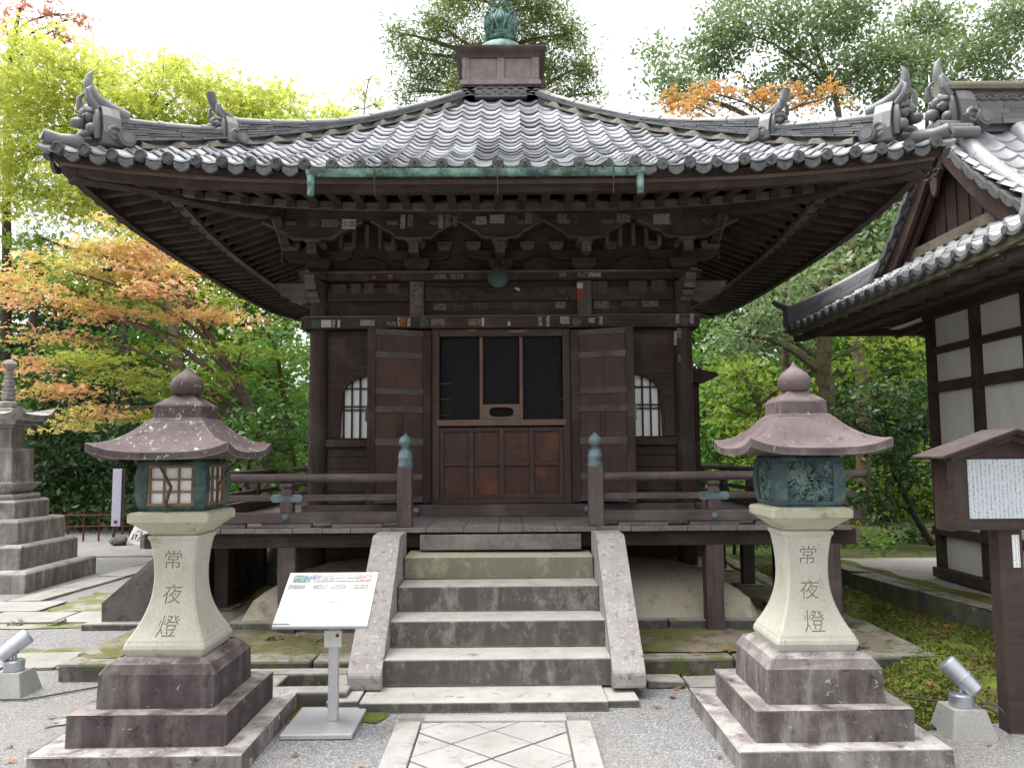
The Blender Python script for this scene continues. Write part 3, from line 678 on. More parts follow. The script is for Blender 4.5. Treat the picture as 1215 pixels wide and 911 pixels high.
def curl_arm(g, cx, w, d0, d1):  # upper arm sweeping up to the purlin in two steps
    def low(u):
        a = abs(u)
        if a < .36: return 3.535
        if a < .62: return 3.535 + .07 * (1 - math.cos((a - .36) / .26 * math.pi)) / 2
        if a < .70: return 3.605 + .0 + .012 * (a - .62) / .08
        return 3.617 + .075 * ((a - .70) / .30) ** .7
    n = 30; xs = [-1 + 2 * i / n for i in range(n + 1)]
    for i in range(n):
        a, b = xs[i], xs[i + 1]
        g.prism([(cx + a * w, low(a)), (cx + b * w, low(b)), (cx + b * w, 3.72), (cx + a * w, 3.72)], d0, d1, 'y')
    return [(cx + a * w, low(a)) for a in xs]
def bracket_set(k, x, corner=False):
    T = ALL[k]; g = MB(T); kk_ = 0 if k == 0 else .004 + .001 * k; bracket_blocks(g, x, CH, 3.285 + kk_, .12 - kk_, .12 - 2 * kk_); b = g.build('bracket_block', M['wood_x'], hall, .004)
    g = MB(T); arm(g, x, .31, CH - .045 + kk_, CH + .045 - kk_, 3.40 + kk_, .10 - 2 * kk_); g.build('bracket_arm', M['wood_x'], b)
    for dx in (-.26, 0, .26): g = MB(T); bracket_blocks(g, x + dx, CH, 3.502 + kk_, .07 - kk_, .075 - 2 * kk_); g.build('bearing_block', M['wood_edge'], b, .003)
    pr = [(CH, 3.40), (CH, 3.50), (CH + .36, 3.50), (CH + .36, 3.455), (CH + .33, 3.43), (CH + .28, 3.405), (CH + .22, 3.40)]
    g = MB(T); g.T = T
    for i in range(1, len(pr) - 1): g.prism([pr[0], pr[i], pr[i + 1]], x - .042, x + .042, 'x')
    g.build('projecting_arm', M['wood_x'], b)
    g = MB(T); g.bb(x - .044, x + .044, CH + .361, CH + .372, 3.40, 3.498); g.build('arm_end', M['wood_edge'], b)
    g = MB(T); bracket_blocks(g, x, CH + .30, 3.502, .075, .035); g.build('bearing_block', M['wood_edge'], b, .003)
    g = MB(T); w = .40 if not corner else .47
    lowl = curl_arm(g, x, w, CH + .255, CH + .345); g.build('sweeping_arm', M['wood_x'], b)
    g = MB(T)
    for i in range(len(lowl) - 1):
        (a, za), (c, zc) = lowl[i], lowl[i + 1]
        g.add([(a, CH + .347, za - .002), (c, CH + .347, zc - .002), (c, CH + .347, zc + .016), (a, CH + .347, za + .016), (a, CH + .33, za - .002), (c, CH + .33, zc - .002)], [(0, 1, 2, 3), (4, 5, 1, 0)])
    g.build('arm_edging', M['wood_edge'], b)
    for dx in (-.2, .2):
        g = MB(T); bracket_blocks(g, x + dx, CH + .30, 3.655, .055, .05); g.build('bearing_block', M['wood_edge'], b, .002)
for k in (0, 1, 3):
    for x in (-.80, 0, .80): bracket_set(k, x)
    for s in (-1, 1): bracket_set(k, s * CH, True)
# panels between brackets and the purlin with its long board
four(lambda g, k: g.bb(-CH, CH, CH - .03, CH - .01, 3.283, 3.90), 'bracket_panel', M['wood_x'])
for k in (0, 1, 3):
    for x in (-1.27, -.40, .40, 1.27):
        g = MB(ALL[k])
        pts = [(-.2, 3.30), (-.17, 3.36), (-.09, 3.40), (0, 3.43), (.09, 3.40), (.17, 3.36), (.2, 3.30)]
        for i in range(len(pts) - 1): g.prism([(x + pts[i][0], 3.285), (x + pts[i + 1][0], 3.285), (x + pts[i + 1][0], pts[i + 1][1]), (x + pts[i][0], pts[i][1])], CH, CH + .05, 'y')
        g.tube([(x + .09 * math.cos(t), CH + .055, 3.33 + .05 * math.sin(t)) for t in [math.pi * i / 8 for i in range(9)]], .011, 6)
        for s in (-1, 1): g.tube([(x + s * (.1 + .02 * i), CH + .055, 3.315 + .03 * math.sin(i)) for i in range(6)], .010, 6)
        g.build('frog_leg_strut', M['wood_x'], hall)
for k in (0, 1, 3):
    for x in (-1.27, 1.27):
        for i in range(5): g = MB(ALL[k]); g.bb(x - .25 + i * .125 - .018, x - .25 + i * .125 + .018, CH + .1, CH + .16, 3.50, 3.73); g.build('bracket_slat', M['grey_z'], hall, .003)
four(lambda g, k: g.bb(-2.13, 2.13, CH + .25 + .002 * k, CH + .345 + .002 * k, 3.722, 3.872), 'purlin', M['wood_x'], bevel=.005)
four(lambda g, k: g.bb(-2.40, 2.40, CH + .40 + .002 * k, CH + .44 + .002 * k, 3.845, 3.872), 'purlin_edge', M['wood_edge'], bevel=.003)
# roof surfaces
def lift(u): return .17 * min(1.15, abs(u)) ** 3.2
RT = 2.98
def roofz(x, d):
    t = (E - d) / RT; h = max(d, .05); u = x / h
    tt = max(-.05, t); return 3.725 + 1.87 * (.67 * tt + .33 * tt * tt) + lift(u) * max(0, 1 - tt) ** 2
# rafters, boards and battens
def zl(x, h): return lift(x / h)
KD, YD = 2.83, 3.375       # kioi and kayaoi distances
def curved_beam(g, d, half, z0, h, w):
    n = 28
    for i in range(n):
        a, b = -half + 2 * half * i / n, -half + 2 * half * (i + 1) / n
        za, zb = z0 + zl(a, half), z0 + zl(b, half)
        g.add([(a, d - w, za), (b, d - w, zb), (b, d, zb), (a, d, za), (a, d - w, za + h), (b, d - w, zb + h), (b, d, zb + h), (a, d, za + h)], [(0, 1, 2, 3), (4, 7, 6, 5), (3, 2, 6, 7), (0, 4, 5, 1)])
def kioi(g, k): curved_beam(g, KD, KD, 3.585, .05, .08)
four(kioi, 'eave_batten', M['wood_edge'])
def kaya(g, k): curved_beam(g, YD, YD, 3.610, .032, .07)
four(kaya, 'eave_board', M['wood_pale'])
def kayab(g, k): curved_beam(g, YD - .012, YD - .012, 3.55, .058, .07)
four(kayab, 'eave_board', M['wood_x'])
def kaya2(g, k): curved_beam(g, YD + .03, YD + .03, 3.64, .05, .09)
four(kaya2, 'eave_batten', M['wood_x'])
def raft(g, k):
    n = 15; sp = .192
    for i in range(-n, n + 1):
        x = i * sp
        if abs(x) > YD - .12: continue
        z = zl(x, YD); d0 = max(KD - .12, abs(x)); w = .034
        if d0 < YD - .07:
            zi = 3.636 + zl(x, KD) if d0 <= KD else 3.636 + z
            p = [(d0, zi), (d0, zi + .072), (YD - .03, 3.572 + z + .072), (YD - .03, 3.572 + z)]
            g.prism(p, x - w, x + w, 'x')
        d1 = max(CH - .1, abs(x))
        if d1 < KD - .05:
            zk = 3.580 + zl(x, KD); zi = 3.872 if abs(x) < 2.05 else zk + (.29 * (KD - d1) / (KD - 2.05))
            zi = zk + (3.872 - zk) * (KD - d1) / (KD - 2.05)
            g.prism([(d1, zi), (d1, zi + .085), (KD + .04, zk - .02 + .085), (KD + .04, zk - .02)], x - w, x + w, 'x')
four(raft, 'eave_rafters', M['wood_y'])  # rafter rows of all four eaves, merged into one mesh
def boards(g, k):
    n = 36
    for (d0, d1, za, zb) in ((CH - .05, KD, lambda x: 3.960 + .37 * (2.05 - CH), lambda x: 3.660 + zl(x, KD)), (KD - .02, YD, lambda x: 3.708 + zl(x, KD), lambda x: 3.646 + zl(x, YD))):
        for i in range(n):
            a, b = -1 + 2 * i / n, -1 + 2 * (i + 1) / n
            g.add([(a * d0, d0, za(a * d0)), (b * d0, d0, za(b * d0)), (b * d1, d1, zb(b * d1)), (a * d1, d1, zb(a * d1))], [(0, 1, 2, 3)])
four(boards, 'soffit_board', M['wood_y'])
for k in range(4):                                    # hip rafters with their carved noses
    T = ALL[k]; g = MB(T)
    def hip(dd, z, w, h):
        q = w * .7071
        return [(-dd - q, dd - q, z), (-dd + q, dd + q, z), (-dd + q, dd + q, z + h), (-dd - q, dd - q, z + h)]
    g.loft([hip(1.7, 3.80, .07, .17), hip(2.3, 3.70, .07, .17), hip(2.86, 3.60 + .10, .07, .13), hip(2.92, 3.66 + .10, .065, .09)], True, False)
    g.loft([hip(2.72, 3.73, .085, .16), hip(3.05, 3.70, .085, .16), hip(3.31, 3.675, .085, .165)], True, False)
    g.build('hip_rafter', M['wood_x'], hall, .004)
# tiled fields
NC, PIT = 33, .208
def tile_field(g, k):
    n = 20; sub = 8; half = NC // 2
    def wv(f):       # one S-shaped tile: narrow roll beside a wide trough (f runs 0..1 from roll to roll)
        return .029 * math.exp(-((min(f, 1 - f)) / .17) ** 2) - .013 * math.sin(math.pi * f) ** 1.5
    rs = random.Random(k)
    for c in range(n):
        d0 = E + .05 if c == 0 else E - RT * c / n
        d1 = E - RT * (c + 1) / n - .02
        for ti in range(-half - 1, half + 1):
            xa = ti * PIT
            if xa > d0 or xa + PIT < -d0: continue
            dz, rn, dd = rs.uniform(-.006, .006), rs.random(), rs.uniform(-.012, .012)
            dl = d0 + dd; vs = []
            for rowi in range(4):
                for i in range(sub + 1):
                    f = i / sub; x = xa + PIT * f
                    lim = (d0, d0, d0, d1)[rowi]; xx = max(-lim, min(lim, x))
                    fx = (xx - xa) / PIT; fx = min(1, max(0, fx))
                    if rowi == 3: vs.append((xx, d1, roofz(xx, d1) + wv(fx) + dz * .3))
                    elif rowi == 2: vs.append((xx, dl, roofz(xx, d0) + wv(fx) + .029 + dz))
                    elif rowi == 1: vs.append((xx, dl + .002, roofz(xx, d0) + wv(fx) + .014 + dz))
                    else: vs.append((xx, dl - .05, roofz(xx, d0) + wv(fx) + dz + .002))
            fs = [(r_ * (sub + 1) + i, r_ * (sub + 1) + i + 1, (r_ + 1) * (sub + 1) + i + 1, (r_ + 1) * (sub + 1) + i) for r_ in range(3) for i in range(sub)]
            g.add(vs, fs, True, rn)
for k in range(4):
    g = MB(ALL[k]); tile_field(g, k); o = g.build('tiled_roof', M['tile'], hall, ang=40)
    g = MB(ALL[k])
    d = E + .05
    for i in range(-16, 17):
        x = i * PIT + random.uniform(-.008, .008)
        if abs(x) > E: continue
        z = roofz(x, d) + .034 + random.uniform(-.008, .006); d = E + .05 + random.uniform(-.012, .014)
        for (r, t0, t1) in ((.046, d - .03, d + .014), (.037, d + .013, d + .008)):
            ring = lambda r_, t: [(x + r_ * math.cos(w), t, z - .012 + r_ * math.sin(w)) for w in [2 * math.pi * j / 16 for j in range(16)]]
            g.loft([ring(r, t0), ring(r, t1)], True)
        g.tube([(x + .022 * math.cos(w) * (1 - w / 14), d + .02, z - .012 + .022 * math.sin(w) * (1 - w / 14)) for w in [j * .7 + i for j in range(11)]], .006, 5)
        if abs(x + PIT) <= E + .02:
            n = 8; top = [(x + .045 + (PIT - .09) * j / n, roofz(x + .045 + (PIT - .09) * j / n, d) + .004 - .022 * math.sin(math.pi * j / n)) for j in range(n + 1)]
            bot = [(a, b - .045 - .012 * math.sin(math.pi * j / n)) for j, (a, b) in enumerate(top)]
            g.strip(top, bot, d - .02, d + .008)
    g.build('eave_tile_ends', M['tile_end'], o, ang=40)
# hip ridges, their end tiles
def demon_tile(TO, pointed, par):      # TO maps (outward, sideways, up) to the world
    g = MB(TO)
    pl = [(-.21, 0), (.21, 0), (.24, .10), (.20, .26), (.14, .36), (0, .42), (-.14, .36), (-.20, .26), (-.24, .10)]
    g.loft([[(o_, n_ * w, zz) for n_, zz in pl] for o_, w in ((-.10, .98), (-.02, 1.04), (.05, 1.0))], True, False)
    g.build('end_tile', M['tile_dark'], par, .008); g = MB(TO)
    for n_ in (-.17, .17):
        g.tube([(.07 - .0, n_ * .9, .05 + .0), (.09, n_, .16), (.085, n_ * .8, .29), (.07, n_ * .4, .37)], [.03, .035, .03, .022], 8)
        g.ball((.12, n_ * .5, .25), (.055, .055, .05), 10, 7); g.ball((.17, n_ * .5, .245), (.022, .024, .022), 8, 6)
        g.tube([(.08, n_ * .22, .305), (.15, n_ * .5, .325), (.13, n_ * .95, .29)], [.03, .035, .015], 8)
        g.tube([(.08, n_ * .6, .33), (.15, n_ * .72, .40), (.16, n_ * .66, .48), (.12, n_ * .5, .54)], [.045, .036, .024, .006], 9)
        g.ball((.11, n_ * .72, .14), (.06, .06, .05), 10, 7)
        g.tube([(.1, n_ * .5, .08), (.14, n_ * .3, .10), (.13, n_ * .32, .04)], [.02, .022, .006], 7)
        g.tube([(-.05 + .055 * math.cos(t), n_ * 1.38 + .0, .11 + .055 * math.sin(t)) for t in [i * .7 for i in range(9)]], .018, 6)
    g.ball((.19, 0, .20), (.07, .055, .05), 10, 7); g.ball((.13, 0, .10), (.06, .13, .035), 12, 7); g.ball((.12, 0, .045), (.05, .14, .03), 12, 7); g.ball((.13, 0, .31), (.06, .07, .05), 10, 7)
    g.build('demon_face', M['tile_dark'], par); g = MB(TO)
    if pointed: g.tube([(-.22, 0, .36), (-.05, 0, .40), (.06, 0, .46), (.12, 0, .55), (.12, 0, .66), (.09, 0, .72)], [.07, .07, .062, .048, .03, .008], 12)
    else:
        g.tube([(-.25, 0, .34), (-.08, 0, .38), (.07, 0, .45), (.17, 0, .55), (.205, 0, .66)], [.07, .07, .066, .060, .062], 14); g.tube([(.207, 0, .665), (.212, 0, .68)], [.045, .045], 14)
    g.build('upturned_tile', M['tile_dark'], par); g = MB(TO)
    for n_ in (-1, 1): g = MB(TO); g.tube([(-.13, n_ * .12, .07), (-.13, n_ * .30, .07)], [.075, .075], 14); g.tube([(-.13, n_ * .30, .07), (-.13, n_ * .308, .07)], [.05, .05], 14); g.build('side_drum', M['tile_dark'], par)
for k in range(4):
    T0 = ALL[k]
    # local frame along the hip at the left corner of side k: q metres inward along x
    def TH(q, n_, z): return T0(-(E - q) + n_ * .7071, (E - q) + n_ * .7071, z)
    def hz(q): return roofz(E - q, E - q)
    def ridge(q0, q1, HH, wd, nlay):
        rs = random.Random(int(q0 * 100) + k); g = MB()
        n = int((q1 - q0) / .03) + 2
        for L_ in range(nlay):
            q = q0 - rs.uniform(0, .12)
            while q < q1:
                ln = rs.uniform(.12, .20); a, b = max(q0, q), min(q1, q + ln - .004); q += ln
                if b - a < .02: continue
                w = wd * (1 - .30 * L_ / nlay) + rs.uniform(-.009, .009) + (.012 if L_ == 0 else 0); seg = 2
                for sgi in range(seg):
                    aa, bb_ = a + (b - a) * sgi / seg, a + (b - a) * (sgi + 1) / seg
                    def zz(qq, f): return hz(qq) + .035 + HH(qq) * f
                    f0, f1 = (L_ + .30) / (nlay + .9), (L_ + .98) / (nlay + .9)
                    vs = [TH(aa, -w, zz(aa, f0)), TH(bb_, -w, zz(bb_, f0)), TH(bb_, w, zz(bb_, f0)), TH(aa, w, zz(aa, f0)), TH(aa, -w, zz(aa, f1)), TH(bb_, -w, zz(bb_, f1)), TH(bb_, w, zz(bb_, f1)), TH(aa, w, zz(aa, f1))]
                    g.add(vs, [(3, 2, 1, 0), (4, 5, 6, 7), (0, 1, 5, 4), (1, 2, 6, 5), (2, 3, 7, 6), (3, 0, 4, 7)], False, rs.random())
        # inner dark core and round cap tiles
        m_ = 14
        core = []
        for i in range(m_ + 1):
            qq = q0 + .01 + (q1 - q0 - .02) * i / m_; h = HH(qq); w = wd * .62
            core.append([TH(qq, -w, hz(qq) - .03), TH(qq, w, hz(qq) - .03), TH(qq, w * .9, hz(qq) + .03 + h * .96), TH(qq, -w * .9, hz(qq) + .03 + h * .96)])
        g.loft(core, True, False, .1)
        q = q0
        while q < q1 - .05:
            ln = min(.27, q1 - q)
            for i in range(1):
                rings = []
                for (qq, r) in ((q, .072), (q + .03, .072), (q + .035, .064), (q + ln, .060)):
                    hh_ = hz(qq) + .03 + HH(qq)
                    rings.append([TH(qq, r * math.cos(w), hh_ - .01 + r * .8 * math.sin(w)) for w in [math.pi * j / 8 for j in range(9)]])
                vs = [p for r in rings for p in r]; nn = 9
                g.add(vs, [(i2 * nn + j, i2 * nn + j + 1, (i2 + 1) * nn + j + 1, (i2 + 1) * nn + j) for i2 in range(3) for j in range(8)], True, rs.random())
                g.add(rings[0], [tuple(range(9))], False, .3)
            q += ln - .01
        return g.build('hip_ridge', M['tile_dark'], hall, ang=35)
    r1 = ridge(.30, 1.02, lambda q: .205 - .10 * (q - .3) / .72, .125, 7); r2 = ridge(1.02, RT - .02, lambda q: .075 + .12 * max(0, 1 - (q - 1.02) / .95) ** 1.3, .115, 6)
    # white mortar showing under the ridge
    rs = random.Random(40 + k)
    for s in (-1, 1):
        g = MB(); n = 60; rows = []
        for i in range(n + 1):
            q = .45 + 2.4 * i / n; o_ = .112 + .045 * max(0, math.sin(q * 30.2)) + rs.uniform(0, .012); h_ = -.012 + .045 * max(0, math.sin(q * 30.2 + .4)) + rs.uniform(0, .008)
            rows.append([TH(q, s * .06, hz(q) - .02), TH(q, s * o_, hz(q) - .03), TH(q, s * (o_ - .01), hz(q) + h_ * .6), TH(q, s * .11, hz(q) + h_ + .01)])
        g.loft(rows, True, True); g.build('ridge_mortar', M['mortar'], r2)
    # demon-faced end tiles
    def oni(q, z, sc, pointed, par):
        demon_tile(lambda o_, n_, zz: TH(q - o_ * .7071 * sc, n_ * sc, z + zz * sc), pointed, par)
    oni(.26, hz(.26) - .01, .88, True, r1); oni(.98, hz(.98) + .01, .66, False, r2)
    g = MB(); g.tube([TH(.34, 0, hz(.34) + .05), TH(.15, 0, hz(.15) + .05), TH(.05, 0, hz(.05) + .06), TH(-.03, 0, hz(.0) + .085)], [.065, .058, .054, .056], 14); g.tube([TH(-.031, 0, hz(0) + .086), TH(-.037, 0, hz(0) + .088)], [.04, .04], 14)
    g.build('corner_tile', M['tile_dark'], r1)
# top courses, copper box and finial
g = MB()
for i, (h, w) in enumerate(((.53, .03), (.50, .03), (.47, .03), (.45, .03))):
    z = 5.615 + .045 * i
    for k in range(4):
        g.T = ALL[k]; n = 10
        g.bb(-h, h, .30, h - .001 * k, z, z + .018, )
        top = [(-h + .02 + (2 * h - .04) * j / 40, z + .034 + .009 * math.sin(j * 1.2 + i * 3)) for j in range(41)]
        bot = [(a, b - .016) for a, b in top]; g.strip(top, bot, h - .06, h - .012 - .001 * k)
g.build('crest_tiles', M['tile_dark'], hall)
rb = None
def sq(h, z): return [(-h, YC - h, z), (h, YC - h, z), (h, YC + h, z), (-h, YC + h, z)]
g = MB(); g.loft([sq(.47, 5.795), sq(.47, 5.845), sq(.445, 5.85), sq(.445, 5.88)], True, False); rb = g.build('dew_basin', M['roban'], hall, .006)
g = MB(); g.loft([sq(.415, 5.88), sq(.415, 6.13)], True, False); g.build('basin_panel', M['roban'], rb)
g = MB()
for k in range(4):
    g.T = ALL[k]
    for x in (-.405, 0, .405): g = MB(ALL[k]); g.bb(x - .042, x + .042, .40, .437 - .001 * k, 5.882, 6.128); g.build('basin_pilaster', M['roban'], rb, .004)
g = MB(); g.loft([sq(.44, 6.13), sq(.455, 6.165), sq(.455, 6.17), sq(.515, 6.20), sq(.53, 6.215), sq(.53, 6.235), sq(.3, 6.26)], True, False); g.build('basin_cap', M['grey_x'], rb)
g = MB(); g.lathe([(.30, 0), (.30, .05), (.295, .10), (.28, .16), (.25, .205), (.20, .235), (.14, .25), (.10, .255)], (0, YC, 6.25), 36); fin = g.build('finial_dome', M['verdigris'], hall)
g = MB(); g.lathe([(.12, 0), (.15, .015), (.20, .035), (.21, .06), (.19, .075), (.15, .08), (.16, .10), (.19, .115), (.17, .13), (.10, .14)], (0, YC, 6.49), 30); g.build('finial_neck', M['verd_dark'], fin)
g = MB(); g.lathe([(.04, 0), (.085, .03), (.120, .075), (.135, .135), (.132, .16), (.115, .205), (.08, .245), (.04, .28), (.012, .33), (.001, .36)], (0, YC, 6.655), 30); g.build('jewel', M['verdigris'], fin)
for i in range(8):
    a = i * math.pi / 4 + math.pi / 8 * 0; ca, sa = math.cos(a - math.pi / 2), math.sin(a - math.pi / 2); g = MB()
    def FP(r, t, z): return (r * ca - t * sa, YC + r * sa + t * ca, z)
    loop = [(.0, 0), (.036, .035), (.034, .07), (.058, .13), (.062, .18), (.045, .235), (0, .275), (-.045, .235), (-.062, .18), (-.058, .13), (-.034, .07), (-.036, .035), (0, 0)]
    g.tube([FP(.165 + .25 * v - .35 * v * v, u_, 6.585 + v) for u_, v in loop], .0125, 6)
    g.tube([FP(.167 + .25 * v - .35 * v * v, u_ * .42, 6.64 + v * .68) for u_, v in loop], .008, 6); g.tube([FP(.165, 0, 6.585), FP(.165, 0, 6.64)], .012, 6)
    g.build('lotus_petal', M['verd_dark'], fin)
for i in range(4):
    a = i * math.pi / 2 + .78; ca, sa = math.cos(a), math.sin(a); g = MB()
    for j in range(13):
        z0 = 6.66 + .035 * j; r = .235 - .0007 * j ** 2.2
        for dr in (0, .035): g.tube([((r - dr) * ca, YC + (r - dr) * sa, z0), ((r - dr + .028 * (-1) ** j) * ca, YC + (r - dr + .028 * (-1) ** j) * sa, z0 + .03), ((r - dr - .008) * ca, YC + (r - dr - .008) * sa, z0 + .06)], [.006, .009, .004], 6)
    g.build('flame', M['verdigris'], fin)
# gutter
g = MB(); n = 8
def ring(x, r): return [(x, 5.845 + r * math.cos(w), 3.668 + r * math.sin(w)) for w in [math.pi + math.pi * j / n for j in range(n + 1)]]
gx0, gx1 = -1.435, 1.105
rr = [ring(x, .043) for x in (gx0, -.5, .3, gx1)]; ri = [ring(x, .039) for x in (gx0, -.5, .3, gx1)]
for q in (rr, ri):
    vs = [p for r in q for p in r]; g.add(vs, [(i * (n + 1) + j, i * (n + 1) + j + 1, (i + 1) * (n + 1) + j + 1, (i + 1) * (n + 1) + j) for i in range(3) for j in range(n)], True)
g.add(rr[0], [tuple(range(n + 1))]); g.add(rr[-1], [tuple(range(n + 1))])
g.bb(gx0, gx1, 5.80, 5.805, 3.665, 3.672); g.bb(gx0, gx1, 5.884, 5.888, 3.665, 3.672)
gut = g.build('gutter', M['verdigris'], hall)
for x in (gx0 + .03, gx1 - .03):
    g = MB(); g.tube([(x, 5.845, 3.64), (x, 5.845, 3.485)], [.030, .026], 10); g.build('spout', M['verdigris'], gut)
for x in (-.92, 0, .87):
    g = MB(); g.tube([(x, 5.80, 3.70), (x, 5.795, 3.60), (x, 5.88, 3.60)], .006, 5); g.tube([(x, 5.798, 3.60), (x, 5.83, 3.48)], .004, 5); g.build('gutter_hanger', M['twig'], gut)
# doors
dy = YF - .03
for sx in (-1, 1):
    g = MB(); g.bb(sx * .585, sx * .66, dy - .06, dy + .06, 1.076, 2.726); g.build('door_post', M['wood_redx'], hall, .005)
g = MB(); g.bb(-.584, .584, dy - .055, dy + .05, 2.655, 2.726); g.build('door_head', M['wood_redx'], hall, .005)
g = MB(); g.bb(-.584, .584, dy - .065, dy + .05, 1.077, 1.125); g.build('threshold', M['wood_redx'], hall, .005)
g = MB(); g.bb(-.584, .584, dy - .01, dy + .012, 1.126, 1.79); lp = g.build('lower_panel', M['wood_red'], hall)
for x in (-.565, -.285, 0, .285, .565): g = MB(); g.bb(x - .02, x + .02, dy - .04, dy - .011, 1.126, 1.79); g.build('panel_stile', M['wood_redx'], lp, .003)
for z in (1.145, 1.45, 1.772):
    for xa, xb in ((-.544, -.306), (-.264, -.021), (.021, .264), (.306, .544)): g = MB(); g.bb(xa, xb, dy - .036, dy - .011, z - .02, z + .02); g.build('panel_rail', M['wood_redx'], lp, .003)
g = MB(); g.bb(-.61, .61, dy - .075, dy + .03, 1.805, 1.862); g.build('panel_sill', M['wood_slot'], hall, .004)
for xa, xb in ((-.575, -.205), (-.175, .175), (.205, .575)):
    g = MB(); g.bb(xa, xb, dy + .004, dy + .008, 1.864 if abs(xa) > .3 or xb > .3 else 2.02, 2.652); g.build('wire_screen', M['net'], hall)
for x in (-.19, .19):
    g = MB(); g.bb(x - .015, x + .015, dy - .03, dy + .02, 1.864, 2.654); g.build('screen_mullion', M['wood_slot'], hall, .003)
g = MB()      # board with the offering slot
cxs, czs, ax_, az_ = 0, 1.935, .115, .045
outer = []; inner = []
for j in range(32):
    w = 2 * math.pi * j / 32; c_, s_ = math.cos(w), math.sin(w)
    inner.append((cxs + (abs(c_) ** .5) * math.copysign(ax_, c_), czs + (abs(s_) ** .7) * math.copysign(az_, s_)))
    t = min(.174 / max(1e-6, abs(c_)), .075 / max(1e-6, abs(s_))); outer.append((cxs + c_ * t, czs + s_ * t))
for j in range(32):
    a, b = j, (j + 1) % 32
    for (y0, y1) in ((dy - .028, dy - .010),):
        g.add([(outer[a][0], y0, outer[a][1]), (outer[b][0], y0, outer[b][1]), (inner[b][0], y0, inner[b][1]), (inner[a][0], y0, inner[a][1]), (inner[a][0], y1, inner[a][1]), (inner[b][0], y1, inner[b][1])], [(0, 1, 2, 3), (3, 2, 5, 4)])
g.build('slot_board', M['wood_slot'], hall)
g = MB(); g.bb(-.174, .174, dy + .0, dy + .004, 1.862, 2.01); g.build('slot_back', M['dark'], hall)
g = MB(); g.bb(-.57, .57, dy + 1.2, dy + 1.22, 1.0, 2.85); g.build('inner_dark_sheet', M['dark'], hall)  # added near-black sheet, stands in for the unlit room behind the doors
# open leaves
for sx in (-1, 1):
    hx, hy = sx * .655, dy - .075; ang = R(158); wl = .60
    dx, dyy = -math.cos(ang) * sx * 1, -math.sin(ang)
    def TL(u, t, z): return (hx + dx * u + sx * 0 - dyy * t * sx * -1 * -1, hy + dyy * u - abs(dx) * t, z)
    g = MB(TL); g.bb(.0, wl, -.008, .008, 1.10, 2.70); lf = g.build('door_leaf', M['leaf_wood'], hall)
    for u in (.0, wl - .075): g = MB(TL); g.bb(u, u + .075, -.026, .026, 1.09, 2.705); g.build('leaf_stile', M['wood_z'], lf, .004)
    for (z0, z1) in ((1.10, 1.155), (1.30, 1.36), (1.62, 1.69), (1.925, 1.985), (2.09, 2.15), (2.43, 2.49), (2.645, 2.70)):
        g = MB(TL); g.bb(.076, wl - .076, -.024, .024, z0, z1); g.build('leaf_rail', M['grey_x'], lf, .004)
    g = MB(TL); g.bb(wl / 2 - .025, wl / 2 + .025, -.02, .02, 1.692, 1.923); g.build('leaf_mullion', M['wood_z'], lf, .003)
    g = MB(TL); g.bb(wl + .001, wl + .012, .02, .034, 1.84, 1.98); g.build('leaf_latch', M['fit'], lf, .002)
# side bays with bell-shaped windows
for sx in (-1, 1):
    x0, x1 = sx * .66, sx * 1.66
    g = MB()
    for i in range(5): g.bb(x0, x1, dy + .02, dy + .045, 1.08 + .11 * i, 1.186 + .11 * i)
    g.build('bay_board', M['wood_x'], hall, .004)
    g = MB(); g.bb(x0, x1, dy - .03, dy + .05, 1.615, 1.69); g.build('bay_rail', M['wood_x'], hall, .004)
    cxw = sx * 1.275; hw_ = .255
    def arch(v, o=0.0):     # half width of the bell opening at height v (0..1)
        if v < .62: return (hw_ + o) * (1.06 - .10 * v)
        t = (v - .62) / .38; return (hw_ + o) * (.998 * (1 - t ** 2.1) ** .62)
    z0, hh_ = 1.70, .60
    n = 22; g = MB()
    for i in range(n):
        va, vb = i / n, (i + 1) / n; za, zb = z0 + hh_ * va, z0 + hh_ * vb; wa, wb = arch(va), arch(vb)
        for s in (-1, 1):
            g.add([(cxw + s * wa, dy + .018, za), (cxw + s * wb, dy + .018, zb), (cxw + s * .5, dy + .018, zb), (cxw + s * .5, dy + .018, za)], [(0, 1, 2, 3)])
            g.add([(cxw + s * wa, dy + .018, za), (cxw + s * wb, dy + .018, zb), (cxw + s * wb, dy + .06, zb), (cxw + s * wa, dy + .06, za)], [(0, 1, 2, 3)])
    g.bb(cxw - .5, cxw + .5, dy + .018, dy + .06, z0 + hh_, 2.727)
    g.build('bay_wall', M['wood_x'], hall)
    g = MB(); rim = [(cxw - arch(i / n), dy + .012, z0 + hh_ * i / n) for i in range(n + 1)] + [(cxw + arch(i / n), dy + .012, z0 + hh_ * i / n) for i in range(n, -1, -1)]
    g.tube(rim, .016, 6); fr = g.build('bell_window', M['wood_x'], hall)
    g = MB(); g.bb(cxw - .30, cxw + .30, dy + .062, dy + .066, z0, z0 + hh_); g.build('window_paper', M['paper'], fr)
    g = MB()
    for i in range(-3, 4):
        x = cxw + i * .078; g.bb(x - .008, x + .008, dy + .044, dy + .060, z0, z0 + hh_)
    for z in (1.965, 2.0, 2.17): g.bb(cxw - .27, cxw + .27, dy + .040, dy + .056, z - .007, z + .007)
    g.build('window_bars', M['wood_z'], fr)
